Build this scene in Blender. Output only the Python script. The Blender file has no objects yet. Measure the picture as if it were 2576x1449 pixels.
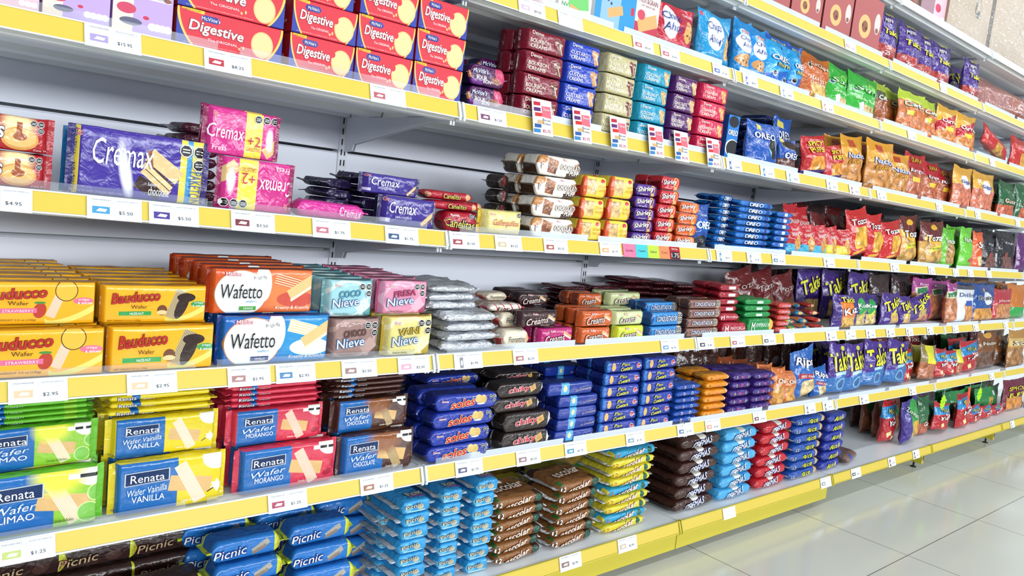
import bpy, math, random
from math import sin, cos, pi, radians
from mathutils import Vector, Matrix, noise
random.seed(7)
SC = bpy.context.scene
COL = SC.collection

# ------------------------------------------------------------------ camera
W, H, FPX = 2576, 1449, 1993.54
RT = Vector((0.7486, -0.6536, 0.1113)).normalized()
UPV = Vector((-0.0112, 0.1554, 0.9878)).normalized()
FW = Vector((0.6629, 0.7407, -0.1090)).normalized()
RT = FW.cross(UPV).normalized(); UPV = RT.cross(FW).normalized()
CAM = Vector((-0.9634, -1.2808, 0.9626))
cd = bpy.data.cameras.new('camera'); cam = bpy.data.objects.new('camera', cd); COL.objects.link(cam)
cd.sensor_width = 36.0; cd.sensor_fit = 'HORIZONTAL'; cd.lens = FPX / W * 36.0
cd.clip_start = 0.02; cd.clip_end = 100
R = Matrix((RT, UPV, -FW)).transposed()
cam.matrix_world = Matrix.Translation(CAM) @ R.to_4x4()
SC.camera = cam

# ------------------------------------------------------------------ light
wd = bpy.data.worlds.new('store_air'); SC.world = wd; wd.use_nodes = True
bg = wd.node_tree.nodes['Background']; bg.inputs[0].default_value = (0.78, 0.87, 1.0, 1); bg.inputs[1].default_value = 0.52
def area(name, loc, sx, sy, watts, col=(0.93, 0.97, 1.0), rot=(0, 0, 0)):
    l = bpy.data.lights.new(name, 'AREA'); l.shape = 'RECTANGLE'; l.size = sx; l.size_y = sy
    l.energy = watts; l.color = col
    o = bpy.data.objects.new(name, l); COL.objects.link(o); o.location = loc; o.rotation_euler = rot
    return o
for x in (-2.2, -0.6, 1.0, 2.6, 4.2, 5.8, 7.4):
    area('ceiling_tube_light', (x, -1.05, 2.75), 1.2, 0.10, 17, rot=(radians(8), 0, 0))
for x in (-1.5, 1.0, 3.5, 6.0):
    area('ceiling_tube_light', (x, -3.4, 2.5), 1.3, 0.22, 16, rot=(radians(52), 0, 0))
for x in (-4.0, -1.0, 2.0, 5.0, 8.0):
    area('far_fill_light', (x, -7.0, 1.95), 2.4, 0.9, 280, rot=(radians(84), 0, 0))  # added low fill panels that brighten the back panels under the shelves
vs = SC.view_settings
vs.view_transform = 'Standard'; vs.look = 'None'; vs.gamma = 1.0; vs.use_curve_mapping = False; vs.exposure = -1.0

# ------------------------------------------------------------------ small helpers
def lin(c):
    if isinstance(c, str):
        c = c.lstrip('#')
        if len(c) == 3: c = ''.join(k * 2 for k in c)
        c = [int(c[i:i + 2], 16) / 255 for i in (0, 2, 4)]
        c = [k / 12.92 if k <= 0.04045 else ((k + 0.055) / 1.055) ** 2.4 for k in c]
    return (c[0], c[1], c[2], 1.0)

class NT:
    def __init__(s, name, rough=0.3, spec=0.5):
        s.m = bpy.data.materials.new(name); s.m.use_nodes = True
        s.t = s.m.node_tree; s.b = s.t.nodes['Principled BSDF']
        s.b.inputs['Roughness'].default_value = rough
        s.b.inputs['Specular IOR Level'].default_value = spec
    def n(s, typ, **k):
        o = s.t.nodes.new(typ)
        for a, v in k.items(): setattr(o, a, v)
        return o
    def l(s, a, b): s.t.links.new(a, b)
    def math(s, op, a, b=None):
        o = s.n('ShaderNodeMath', operation=op)
        for i, v in enumerate((a, b)):
            if v is None: continue
            if isinstance(v, (int, float)): o.inputs[i].default_value = v
            else: s.l(v, o.inputs[i])
        return o.outputs[0]
    def mix(s, f, a, b):
        o = s.n('ShaderNodeMix', data_type='RGBA')
        for i, v in ((0, f), (6, a), (7, b)):
            if isinstance(v, (int, float)): o.inputs[i].default_value = v
            elif isinstance(v, (tuple, list)): o.inputs[i].default_value = v
            else: s.l(v, o.inputs[i])
        return o.outputs[2]
    def noise(s, scale, detail=2, vec=None, dist=0.0):
        o = s.n('ShaderNodeTexNoise'); o.inputs['Scale'].default_value = scale; o.inputs['Detail'].default_value = detail
        o.inputs['Distortion'].default_value = dist
        if vec is not None: s.l(vec, o.inputs['Vector'])
        return o
    def bump(s, h, strength, dist=0.002):
        o = s.n('ShaderNodeBump'); o.inputs['Strength'].default_value = strength; o.inputs['Distance'].default_value = dist
        s.l(h, o.inputs['Height']); s.l(o.outputs[0], s.b.inputs['Normal'])
    def crinkle(s, strength, scale=45):
        tc = s.n('ShaderNodeTexCoord')
        oi = s.n('ShaderNodeObjectInfo')
        ad = s.n('ShaderNodeVectorMath', operation='ADD'); s.l(tc.outputs['Object'], ad.inputs[0])
        sc = s.n('ShaderNodeVectorMath', operation='SCALE'); s.l(oi.outputs['Location'], sc.inputs[0]); sc.inputs['Scale'].default_value = 7.3
        s.l(sc.outputs[0], ad.inputs[1])
        a = s.noise(scale, 2, ad.outputs[0], 1.2)
        v = s.n('ShaderNodeTexVoronoi'); v.feature = 'DISTANCE_TO_EDGE' if False else 'F1'; v.inputs['Scale'].default_value = scale * 0.9
        s.l(ad.outputs[0], v.inputs['Vector'])
        h = s.math('ADD', a.outputs['Fac'], s.math('MULTIPLY', v.outputs['Distance'], 0.55))
        s.bump(h, strength, 0.006)

def plain(name, col, rough=0.4, spec=0.5, metal=0.0, var=0.0, vs_=6.0, bump=0.0):
    t = NT(name, rough, spec); t.b.inputs['Metallic'].default_value = metal
    c = lin(col)
    tc = t.n('ShaderNodeTexCoord')
    nz = t.noise(vs_, 3, tc.outputs['Object'])
    d = tuple(k * (1 - var) for k in c[:3]) + (1,)
    t.l(t.mix(nz.outputs['Fac'], c, d), t.b.inputs['Base Color'])
    if bump: t.bump(nz.outputs['Fac'], bump)
    return t.m

M = {}
M['steel'] = plain('grey_painted_steel', '#d9dde6', 0.42, 0.4, var=0.05)
M['panel'] = plain('pale_back_panel', '#e0e3ee', 0.45, 0.4, var=0.04, vs_=2)
M['white'] = plain('white_painted_steel', '#e9eef0', 0.35, 0.5, var=0.03)
M['dark'] = plain('dark_slot', '#1c1c20', 0.7)
M['cap'] = plain('white_plastic', '#e6ecec', 0.25, 0.5)
M['kick'] = plain('yellow_enamel', '#cdbf3c', 0.38, 0.5, var=0.10, vs_=5)
M['yellow'] = plain('yellow_label_strip', '#dcc452', 0.32, 0.25, var=0.06, vs_=9)
M['board'] = plain('cardboard', '#b9a58d', 0.75, 0.2, var=0.10, vs_=8)
M['tape'] = plain('kraft_tape', '#a98c66', 0.4, 0.4)
def attr_mat(name, rough, crk=0.0, scale=45, coat=0.0, spec=0.5):
    t = NT(name, rough, spec)
    a = t.n('ShaderNodeAttribute', attribute_name='Col'); t.l(a.outputs['Color'], t.b.inputs['Base Color'])
    if crk: t.crinkle(crk, scale)
    t.b.inputs['Coat Weight'].default_value = coat; t.b.inputs['Coat Roughness'].default_value = 0.08
    return t.m
M['ink'] = attr_mat('printed_ink', 0.34, 0.22, spec=0.3)
M['film'] = attr_mat('coloured_film', 0.24, 0.5, coat=0.1)
M['foil'] = attr_mat('aluminium_foil', 0.22, 1.0, 38); M['foil'].node_tree.nodes['Principled BSDF'].inputs['Metallic'].default_value = 0.6
M['card'] = attr_mat('coloured_card', 0.38)
M['paper'] = attr_mat('printed_paper', 0.6, spec=0.15)
def clear_mat(name, alpha, rough, tint, crk=0.0):
    t = NT(name, rough, 0.5); t.b.inputs['Base Color'].default_value = tint
    out = t.t.nodes['Material Output']
    tr = t.n('ShaderNodeBsdfTransparent'); mx = t.n('ShaderNodeMixShader')
    fr = t.n('ShaderNodeFresnel'); fr.inputs[0].default_value = 1.45
    f = t.math('MINIMUM', t.math('ADD', fr.outputs[0], alpha), 1.0)
    if crk:
        t.crinkle(crk, 60)
        nz = t.noise(38, 3); 
        f = t.math('MINIMUM', t.math('ADD', f, t.math('MULTIPLY', t.math('GREATER_THAN', nz.outputs['Fac'], 0.62), 0.45)), 1.0)
    t.l(f, mx.inputs[0]); t.l(tr.outputs[0], mx.inputs[1]); t.l(t.b.outputs[0], mx.inputs[2]); t.l(mx.outputs[0], out.inputs['Surface'])
    return t.m
M['clear'] = clear_mat('clear_plastic_lip', 0.07, 0.12, (0.75, 0.8, 0.85, 1))
M['cling'] = clear_mat('clear_wrap', 0.10, 0.10, (0.9, 0.92, 0.95, 1), 0.8)

class MB:
    """collects faces of one mesh: vertices, material slot, uv and colour per face"""
    def __init__(s): s.v = []; s.f = []; s.m = []; s.uv = []; s.c = []; s.mats = []; s.sm = []
    def slot(s, mat):
        if mat not in s.mats: s.mats.append(mat)
        return s.mats.index(mat)
    def face(s, idx, mat, uv=None, col=(1, 1, 1, 1), smooth=False):
        s.f.append(idx); s.m.append(s.slot(mat)); s.uv.append(uv or [(0, 0)] * len(idx)); s.c.append(col); s.sm.append(smooth)
    def box(s, x0, x1, y0, y1, z0, z1, mat, col=(1, 1, 1, 1)):
        b = len(s.v); s.v += [(x, y, z) for x in (x0, x1) for y in (y0, y1) for z in (z0, z1)]
        for f in ((0, 1, 3, 2), (4, 6, 7, 5), (0, 4, 5, 1), (2, 3, 7, 6), (0, 2, 6, 4), (1, 5, 7, 3)):
            s.face([b + i for i in f], mat, None, col)
    def prism(s, poly, x0, x1, mat, col=(1, 1, 1, 1)):
        """poly in (y,z), extruded along x"""
        b = len(s.v); n = len(poly)
        s.v += [(x0, y, z) for y, z in poly] + [(x1, y, z) for y, z in poly]
        for i in range(n):
            j = (i + 1) % n; s.face([b + i, b + j, b + n + j, b + n + i], mat, None, col)
        s.face([b + i for i in range(n)][::-1], mat, None, col); s.face([b + n + i for i in range(n)], mat, None, col)
    def merge(s, o):
        b = len(s.v); s.v += o.v
        for f, m, u, c, q in zip(o.f, o.m, o.uv, o.c, o.sm): s.face([b + i for i in f], o.mats[m], u, c, q)
    def mesh(s, name):
        me = bpy.data.meshes.new(name); me.from_pydata(s.v, [], s.f)
        me.polygons.foreach_set('material_index', s.m); me.polygons.foreach_set('use_smooth', s.sm)
        fu = []; fc = []
        for u, c, f in zip(s.uv, s.c, s.f):
            for k in range(len(f)): fu += u[k]; fc += c
        uv = me.uv_layers.new(name='UVMap'); uv.data.foreach_set('uv', fu)
        ca = me.color_attributes.new('Col', 'FLOAT_COLOR', 'CORNER'); ca.data.foreach_set('color', fc)
        for m in s.mats: me.materials.append(m)
        me.validate(); me.update()
        return me

def link(name, me, parent=None, loc=(0, 0, 0), rot=(0, 0, 0)):
    o = bpy.data.objects.new(name, me); COL.objects.link(o)
    if parent: o.parent = parent
    o.location = loc; o.rotation_euler = rot
    return o
def tag(o, label=None, cat=None, group=None, kind=None):
    if label: o['label'] = label
    if cat: o['category'] = cat
    if group: o['group'] = group
    if kind: o['kind'] = kind
    return o
def empty(name, loc=(0, 0, 0), rot=(0, 0, 0)):
    o = bpy.data.objects.new(name, None); COL.objects.link(o); o.location = loc; o.rotation_euler = rot; o.empty_display_size = 0.05
    return o

# ------------------------------------------------------------------ lettering
TX = {}
def textgeo(s, off=0.0, shear=0.0):
    k = (s, off, shear)
    if k in TX: return TX[k]
    c = bpy.data.curves.new('t', 'FONT'); c.body = s; c.resolution_u = 2; c.offset = off; c.shear = shear; c.size = 1
    o = bpy.data.objects.new('t', c); COL.objects.link(o)
    dg = bpy.context.evaluated_depsgraph_get(); me = o.evaluated_get(dg).to_mesh()
    v = [(p.co.x, p.co.y) for p in me.vertices]; f = [tuple(p.vertices) for p in me.polygons]
    o.evaluated_get(dg).to_mesh_clear(); bpy.data.objects.remove(o); bpy.data.curves.remove(c)
    if off == 0:
        xs = [p[0] for p in v] or [0, 1]; ys = [p[1] for p in v] or [0, 1]
        bb = (min(xs), max(xs), min(ys), max(ys))
    else: bb = textgeo(s, 0.0, shear)[2]
    TX[k] = (v, f, bb); return TX[k]
def put_text(mb, P, asp, t, mat):
    """t = (string, cx, cy, width, height, colour, outline, rotation, shear); P(u,v,off) maps the face"""
    s, cx, cy, tw, th, col = t[:6]; ol = t[6] if len(t) > 6 else None; rot = radians(t[7]) if len(t) > 7 else 0; sh = t[8] if len(t) > 8 else 0.0
    for off, c, d in (([(0.05, ol, 0.0011)] if ol else []) + [(0.016 if ol and not set(s) & set('MWNmwn') else 0.0, col, 0.0016)]):
        v, f, bb = textgeo(s, off, sh)
        if not v: continue
        w = max(bb[1] - bb[0], 1e-3); h = max(bb[3] - bb[2], 1e-3); b = len(mb.v)
        mx, my = (bb[0] + bb[1]) / 2, (bb[2] + bb[3]) / 2
        for x, y in v:
            x = (x - mx) / w * tw * asp; y = (y - my) / h * th
            x, y = x * cos(rot) - y * sin(rot), x * sin(rot) + y * cos(rot)
            mb.v.append(P(cx + x / asp, cy + y, d))
        c = lin(c)
        for q in f: mb.face([b + i for i in q], mat, None, c)
def put_poly(mb, P, asp, cx, cy, pts, col, mat, off):
    """pts in units of the face height around (cx,cy)"""
    b = len(mb.v)
    for x, y in pts: mb.v.append(P(cx + x / asp, cy + y, off))
    mb.v.append(P(cx, cy, off)); n = len(pts); c = lin(col)
    for i in range(n): mb.face([b + i, b + (i + 1) % n, b + n], mat, None, c)
def octagons(mb, P, asp, cx, cy, r, n, mat):
    lay = {1: [(0, 0)], 2: [(0, 0), (2.2, 0)], 3: [(0, 0), (2.2, 0), (2.2, -2.2)], 33: [(0, 0), (2.2, 0), (4.4, 0)], 4: [(0, 0), (2.2, 0), (0, -2.2), (2.2, -2.2)]}[n]
    for dx, dy in lay:
        for rr, c, o in ((1.08, '#f4f4f4', 0.0005), (0.92, '#101010', 0.0009)):
            put_poly(mb, P, asp, cx + dx * r / asp, cy + dy * r, [(rr * r * cos(pi / 8 + k * pi / 4), rr * r * sin(pi / 8 + k * pi / 4)) for k in range(8)], c, mat, o)
        for q in (0.22, -0.22):
            put_poly(mb, P, asp, cx + dx * r / asp, cy + dy * r + q * r, [(-0.6 * r, -0.09 * r), (0.6 * r, -0.09 * r), (0.6 * r, 0.09 * r), (-0.6 * r, 0.09 * r)], '#dddddd', mat, 0.0012)

# ------------------------------------------------------------------ printed fronts (procedural, in the face's own uv)
def design_mat(name, base, shapes, asp, rough, crk, coat, scale=45):
    t = NT(name, rough, 0.5); t.b.inputs['Coat Weight'].default_value = coat; t.b.inputs['Coat Roughness'].default_value = 0.08
    uv = t.n('ShaderNodeUVMap').outputs[0]
    c = lin(base)
    for s in shapes:
        k, cx, cy, rx, ry, rot, col = s[:7]
        if k in 'ERV': k = k.lower(); rx *= asp
        mp = t.n('ShaderNodeMapping', vector_type='TEXTURE'); t.l(uv, mp.inputs['Vector'])
        mp.inputs['Location'].default_value = (cx * asp, cy, 0); mp.inputs['Rotation'].default_value = (0, 0, radians(rot)); mp.inputs['Scale'].default_value = (rx, ry, 1)
        vec = mp.outputs[0]; colr = lin(col)
        if k in 'ecg':
            ln = t.n('ShaderNodeVectorMath', operation='LENGTH'); t.l(vec, ln.inputs[0]); dist = ln.outputs['Value']
        else:
            ab = t.n('ShaderNodeVectorMath', operation='ABSOLUTE'); t.l(vec, ab.inputs[0])
            sp = t.n('ShaderNodeSeparateXYZ'); t.l(ab.outputs[0], sp.inputs[0]); dist = t.math('MAXIMUM', sp.outputs[0], sp.outputs[1])
        mask = t.math('LESS_THAN', dist, 1.0)
        if k == 'g':                                                 # soft printed swirl
            mask = t.math('MINIMUM', t.math('MAXIMUM', t.math('MULTIPLY', t.math('SUBTRACT', 1.0, dist), 2.0), 0.0), 1.0)
        if k in 'cv':                                                # cookie with chips / heap of crisps
            vo = t.n('ShaderNodeTexVoronoi'); vo.inputs['Scale'].default_value = s[7] if len(s) > 7 else 9.0; t.l(uv, vo.inputs['Vector'])
            d = tuple(x * 0.35 for x in colr[:3]) + (1,)
            if k == 'c':
                colr = t.mix(t.math('LESS_THAN', vo.outputs['Distance'], 0.30), colr, lin('#4a2a18'))
            else:
                e = tuple(min(1, x * 1.25 + 0.04) for x in lin(col)[:3]) + (1,)
                q = t.n('ShaderNodeSeparateColor'); t.l(vo.outputs['Color'], q.inputs[0])
                colr = t.mix(t.math('POWER', vo.outputs['Distance'], 1.6), t.mix(q.outputs[0], lin(col), e), d)
        if k == 'w':                                                 # wafer: fine cream layers
            wv = t.n('ShaderNodeTexWave'); wv.bands_direction = 'Y'; wv.inputs['Scale'].default_value = s[8] if len(s) > 8 else 0.9; t.l(vec, wv.inputs['Vector'])
            colr = t.mix(t.math('GREATER_THAN', wv.outputs['Fac'], 0.55), colr, lin(s[7]))
        c = t.mix(mask, c, colr)
    if isinstance(c, tuple): t.b.inputs['Base Color'].default_value = c
    else: t.l(c, t.b.inputs['Base Color'])
    if crk: t.crinkle(crk, scale)
    return t.m

def nz(p, s=1.0): return noise.noise(Vector((p[0] * s, p[1] * s, p[2] * s)))

def finish(mb, P, asp, K):
    for t in K.get('tx', ()): put_text(mb, P, asp, t, M['ink'])
    for t in K.get('ov', ()):
        if t[0] == 'oct': octagons(mb, P, asp, t[1], t[2], t[3], t[4], M['ink'])
        else: put_poly(mb, P, asp, t[1], t[2], t[3], t[4], M['ink'], t[5] if len(t) > 5 else 0.0004)

def m_box(K, w, d, h, flip=False, seed=0):
    mb = MB(); asp = w / h; dm = design_mat(K['name'] + '_print', K['base'], K.get('sh', ()), asp, K.get('rough', 0.42), 0.0, 0.0); dm.node_tree.nodes['Principled BSDF'].inputs['Specular IOR Level'].default_value = 0.25
    sc, tc = lin(K.get('side', K['base'])), lin(K.get('top', K.get('side', K['base'])))
    x, y = w / 2, d / 2; e = 0.0012
    def ring(z, i): return [(-x + i, -y + i, z), (x - i, -y + i, z), (x - i, y - i, z), (-x + i, y - i, z)]
    vs_ = [ring(0, e), ring(e, 0), ring(h - e, 0), ring(h, e)]
    for r in vs_: mb.v += r
    for k in range(3):
        for i in range(4):
            j = (i + 1) % 4; idx = [k * 4 + i, k * 4 + j, k * 4 + 4 + j, k * 4 + 4 + i]
            if i in (0, 2):
                u = [((mb.v[q][0] * (1 if i == 0 else -1) + x) / w * asp, mb.v[q][2] / h) for q in idx]; mb.face(idx, dm, u)
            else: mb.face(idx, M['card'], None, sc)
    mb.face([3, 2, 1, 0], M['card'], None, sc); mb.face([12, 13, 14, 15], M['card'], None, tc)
    P = lambda u, v, o: ((u - .5) * w * (-1 if flip else 1), -y - o * 0.6, (1 - v if flip else v) * h)
    finish(mb, P, asp, K)
    if K.get('st'):                                                  # lettering up the end panel
        Q = lambda u, v, o: (-x - o * 0.6, -(v - .5) * d * -1, u * h)
        put_text(mb, Q, h / d, K['st'], M['ink'])
    if K.get('tt'):
        Q = lambda u, v, o: ((u - .5) * w, (v - .5) * d, h + o * 0.6)
        for t in K['tt']: put_text(mb, Q, w / d, t, M['ink'])
    return mb, {}

def m_wrap(K, w, d, h, flip=False, seed=0):
    """flow wrapped pack: rounded block whose ends pinch into crimped fins"""
    mb = MB(); asp = w / h; soft = K.get('p', 7.0); fin = K.get('fin', 0.008); tap = K.get('tap', 0.014); crk = K.get('crk', 0.5)
    dm = design_mat(K['name'] + '_print', K['base'], K.get('sh', ()), asp, K.get('rough', 0.2), crk, 0.12)
    lying = K.get('lie', h < d)
    xs = [0, fin * .5, fin, fin + tap * .35, fin + tap * .7, fin + tap]
    n = 9; xs = xs + [fin + tap + (w - 2 * fin - 2 * tap) * k / n for k in range(1, n)] + [w - q for q in reversed(xs)]
    M_ = 28; amp = K.get('amp', 0.0012); sd = seed * 3.7 + (hash_(K['n']) % 97)
    def tf(x):
        q = min(x, w - x)
        if q <= fin: return 0.05
        if q >= fin + tap: return 1.0
        a = (q - fin) / tap; return 0.05 + 0.95 * (1 - (1 - a) ** 2.2) ** 0.6
    def surf(x, th, o=0.0):
        t = tf(x); c, s = cos(th), sin(th)
        a = math.copysign(abs(c) ** (2 / soft), c); b = math.copysign(abs(s) ** (2 / soft), s)
        bulge = 1.0 + 0.015 * sin(pi * x / w)
        ty, tz = (1, t) if lying else (t, 1)
        if lying: ty = 0.9 + 0.1 * t
        y = -d / 2 * a * ty * 0.98; z = h / 2 * b * tz * 0.985 * (bulge if lying else 1)
        if K.get('clearfin') and t < 0.2: pass
        g = nz((x * 30 + sd, y * 40, z * 40)) * amp * (3 if t < 0.9 else 1)
        zz = (nz((x * 90 + sd, z * 60, 5)) * 0.003 if t < 0.1 and not lying else 0)
        return (x - w / 2, y * (1 + 0) + (-g if a > 0 else g) - o * (1 if a > 0 else -1) * (abs(a) > .5) + zz, z + h / 2 + (g if b > 0 else 0) + (nz((x * 80 + sd, y * 70, 9)) * 0.003 if t < 0.1 and lying else 0))
    parts = {'end_seal': [MB(), MB()]}; FM = M['foil'] if K.get('foil') else M['film']
    if K.get('foil'): dm.node_tree.nodes['Principled BSDF'].inputs['Metallic'].default_value = 0.6
    ths = []
    for k in range(M_):
        ths.append(2 * pi * k / M_ + pi / M_)
    for x in xs:
        for th in ths: mb.v.append(surf(x, th))
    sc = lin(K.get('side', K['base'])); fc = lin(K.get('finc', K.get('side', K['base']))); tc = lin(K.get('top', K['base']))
    fm = M['cling'] if K.get('clearfin') else FM
    nx = len(xs)
    for i in range(nx - 1):
        for k in range(M_):
            j = (k + 1) % M_; idx = [i * M_ + k, (i + 1) * M_ + k, (i + 1) * M_ + j, i * M_ + j]
            c = cos(ths[k] + pi / M_); s_ = sin(ths[k] + pi / M_)
            q = min((xs[i] + xs[i + 1]) / 2, w - (xs[i] + xs[i + 1]) / 2)
            if q < fin and not K.get('printfin'):
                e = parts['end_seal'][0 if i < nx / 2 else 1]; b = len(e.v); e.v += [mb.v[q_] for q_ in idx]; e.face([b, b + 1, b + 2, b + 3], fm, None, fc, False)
            elif abs(c) ** (2 / soft) > 0.55 and abs(s_) < 0.93 or abs(c) > .5:
                sg = 1 if c > 0 else -1
                u = []
                for z_ in idx:
                    p = mb.v[z_]; uu = (p[0] * sg + w / 2) / w; vv = p[2] / h
                    if flip: uu, vv = 1 - uu, 1 - vv
                    u.append((uu * asp, vv))
                mb.face(idx, dm, u, (1, 1, 1, 1), True)
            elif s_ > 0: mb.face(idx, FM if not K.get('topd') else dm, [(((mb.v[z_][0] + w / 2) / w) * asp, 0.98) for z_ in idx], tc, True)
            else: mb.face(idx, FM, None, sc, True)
    for e, b0 in ((parts['end_seal'][0], 0), (parts['end_seal'][1], (nx - 1) * M_)):
        b = len(e.v); e.v += mb.v[b0:b0 + M_]; e.face(list(range(b, b + M_)), fm, None, fc)
    def P(u, v, o):
        if flip: u, v = 1 - u, 1 - v
        x = min(max(u, 0.0), 1.0) * w; b = (2 * min(max(v, 0.01), .99) - 1)
        th = math.asin(math.copysign(min(abs(b), 1) ** (soft / 2), b))
        p = surf(x, th); return (p[0], p[1] - o * 1.2 - 0.0003 - amp * 0.6, p[2])
    finish(mb, P, asp, K)
    if K.get('tt'):
        def Q(u, v, o):
            a = 1 - 2 * min(max(v, .01), .99); th = math.acos(math.copysign(min(abs(a), 1) ** (soft / 2), a))
            p = surf(min(max(u, 0.0), 1.0) * w, th); return (p[0], p[1], p[2] + o * 1.2 + 0.0003 + amp * 0.6)
        for t in K['tt']: put_text(mb, Q, w / d, t, M['ink'])
    return mb, parts

def hash_(s):
    r = 7
    for ch in s: r = (r * 31 + ord(ch)) % 100003
    return r

def m_bag(K, w, d, h, flip=False, seed=0):
    """upright pillow bag with a crimped seal along its top edge"""
    mb = MB(); asp = w / h; sd = seed * 5.1 + hash_(K['n']) % 89
    dm = design_mat(K['name'] + '_print', K['base'], K.get('sh', ()), asp, K.get('rough', 0.2), K.get('crk', 0.75), 0.2, K.get('cs', 32))
    NU, NV = 16, 22; seal = K.get('seal', 0.06)
    def B(v):
        if v > 1 - seal: return 0.02
        a = min(1.0, (v / 0.10 + 0.02) ** 0.5) if v < .1 else 1.0
        b = min(1.0, ((1 - seal - v) / 0.42 + 0.001)) ** 0.75
        return max(0.02, a * b)
    def S(u, v, sgn, o=0.0):
        q = 2 * u - 1; A = max(0.0, 1 - abs(q) ** 2.4) ** 0.62
        b = B(v)
        ww = w * (1 - 0.10 * b * (0.4 + 0.6 * sin(pi * min(v, 1))))
        x = q * ww / 2
        t = d / 2 * A * b
        wr = nz((x * 24 + sd, v * h * 24, sgn * 3)) * 0.006 * min(1, A * 2) + nz((x * 60 + sd, v * h * 22, sgn)) * 0.0025
        wr *= (0.5 + b)
        zz = v * h + (nz((x * 18 + sd, 2, 2)) * 0.006 if v > .9 else 0) - 0.012 * (1 - abs(q)) * (v > .97)
        yb = -sin(v * 9 + sd) * 0.002
        return (x, -sgn * (t + (wr if t > .004 else 0)) - sgn * o + yb + (nz((x * 40 + sd, 8, v * 3)) * .004 if v > .88 else 0), max(zz, 0.0))
    fc = lin(K.get('side', K['base'])); parts = {'top_seal': [MB()]}
    for sgn in (1, -1):
        b0 = len(mb.v)
        for j in range(NV + 1):
            v = (j / NV) ** 0.92
            for i in range(NU + 1):
                u = 0.5 - 0.5 * cos(pi * i / NU)
                mb.v.append(S(u, v, sgn))
        for j in range(NV):
            for i in range(NU):
                a = b0 + j * (NU + 1) + i; idx = [a, a + 1, a + NU + 2, a + NU + 1]
                if sgn < 0: idx = idx[::-1]
                us = []
                for z_ in idx:
                    k = z_ - b0; uu = 0.5 - 0.5 * cos(pi * (k % (NU + 1)) / NU); vv = ((k // (NU + 1)) / NV) ** 0.92
                    us.append((uu * asp, vv))
                if (j / NV) ** .92 > 1 - seal - .001 and sgn > 0 or (j / NV) ** .92 > 1 - seal - .001:
                    e = parts['top_seal'][0]; b = len(e.v); e.v += [mb.v[q] for q in idx]; e.face([b, b + 1, b + 2, b + 3], dm, us, (1, 1, 1, 1), False)
                else: mb.face(idx, dm, us, (1, 1, 1, 1), True)
    for side in (0, NU):                                             # close the two edges and the bottom fold
        for j in range(NV):
            a = j * (NU + 1) + side; c = (NV + 1) * (NU + 1) + a
            mb.face([a, a + NU + 1, c + NU + 1, c] if side == 0 else [a, c, c + NU + 1, a + NU + 1], M['film'], None, fc, True)
    for i in range(NU):
        c = (NV + 1) * (NU + 1) + i; mb.face([i, c, c + 1, i + 1], M['film'], None, fc)
    def P(u, v, o): return S(min(max(u, 0.0), 1.0), min(max(v, 0.0), 1.0), 1, o * 1.6 + 0.0006)
    finish(mb, P, asp, K)
    return mb, parts

# ------------------------------------------------------------------ the products: one entry per print
def crisp(cx, cy, rx, ry, col='#d98a35', sc=8.0): return ('v', cx, cy, rx, ry, 0, col, sc)
def wafer(cx, cy, rx, ry, rot, col='#dcb878', cream='#f6e6c6', s=0.9): return ('w', cx, cy, rx, ry, rot, col, cream, s)
def wafers(cx, cy, k=1.0, cream='#7a4a2a'):
    return [('r', cx, cy, .34 * k, .10 * k, -12, '#e0bd82'), wafer(cx - .02, cy, .40 * k, .09 * k, -62, '#e3c48e', cream, 1.6)]
KIND = {}
def kd(n, f, name, cat, look, base, **k):
    k.update(n=n, f=f, name=name, cat=cat, look=look, base=base); KIND[n] = k
BX, WR, BG = m_box, m_wrap, m_bag
dig_sh = [('r', .5, .5, 3, .6, 0, '#c9303e'), ('E', .5, 1.05, .505, 1.50, 0, '#f3c25a'), ('E', .5, 1.05, .482, 1.46, 0, '#cf3140'), ('R', .14, .97, .10, .05, -4, '#e9c13c'),
          ('e', .80, .42, .34, .38, 0, '#e6bd7e'), ('e', .80, .42, .30, .34, 0, '#edcb92'), ('e', .66, .62, .09, .1, 0, '#cf3140'), ('e', .62, .22, .03, .05, 0, '#e6bd7e'), ('e', .58, .17, .03, .04, 20, '#e6bd7e')]
dig_sh[0] = ('r', .5, .5, 3, .6, 0, '#2b3c9c')
dig_tx = [("Digestive", .36, .50, .50, .36, '#ffffff', '#8f1020', -2, .12), ("The ORIGINAL", .42, .24, .28, .07, '#ffe9e9'), ("McVitie's", .30, .80, .17, .10, '#ffffff', '#1c2f8c'), ("NEW LOOK", .13, .95, .16, .035, '#7a3020'), ("no hydrogenated fats | no artificial colours or flavours", .38, .06, .62, .035, '#f6c9c9')]
dig_ov = [(.30, .80, [(-.27, 0), (-.20, .09), (.20, .09), (.27, 0), (.20, -.09), (-.20, -.09)], '#22328e')]
dig_ov = [('p',) + t for t in dig_ov]
kd('digest', BX, 'biscuit_box', 'biscuit box', 'red and blue digestive biscuit box', '#2b3c9c', side='#9c1524', top='#2b3c9c', sh=dig_sh, tx=dig_tx, ov=dig_ov, st=("Digestive", .5, .5, .8, .5, '#f3d9d9'))  # end panel red darkened, its shadow put into the side colour
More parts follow.
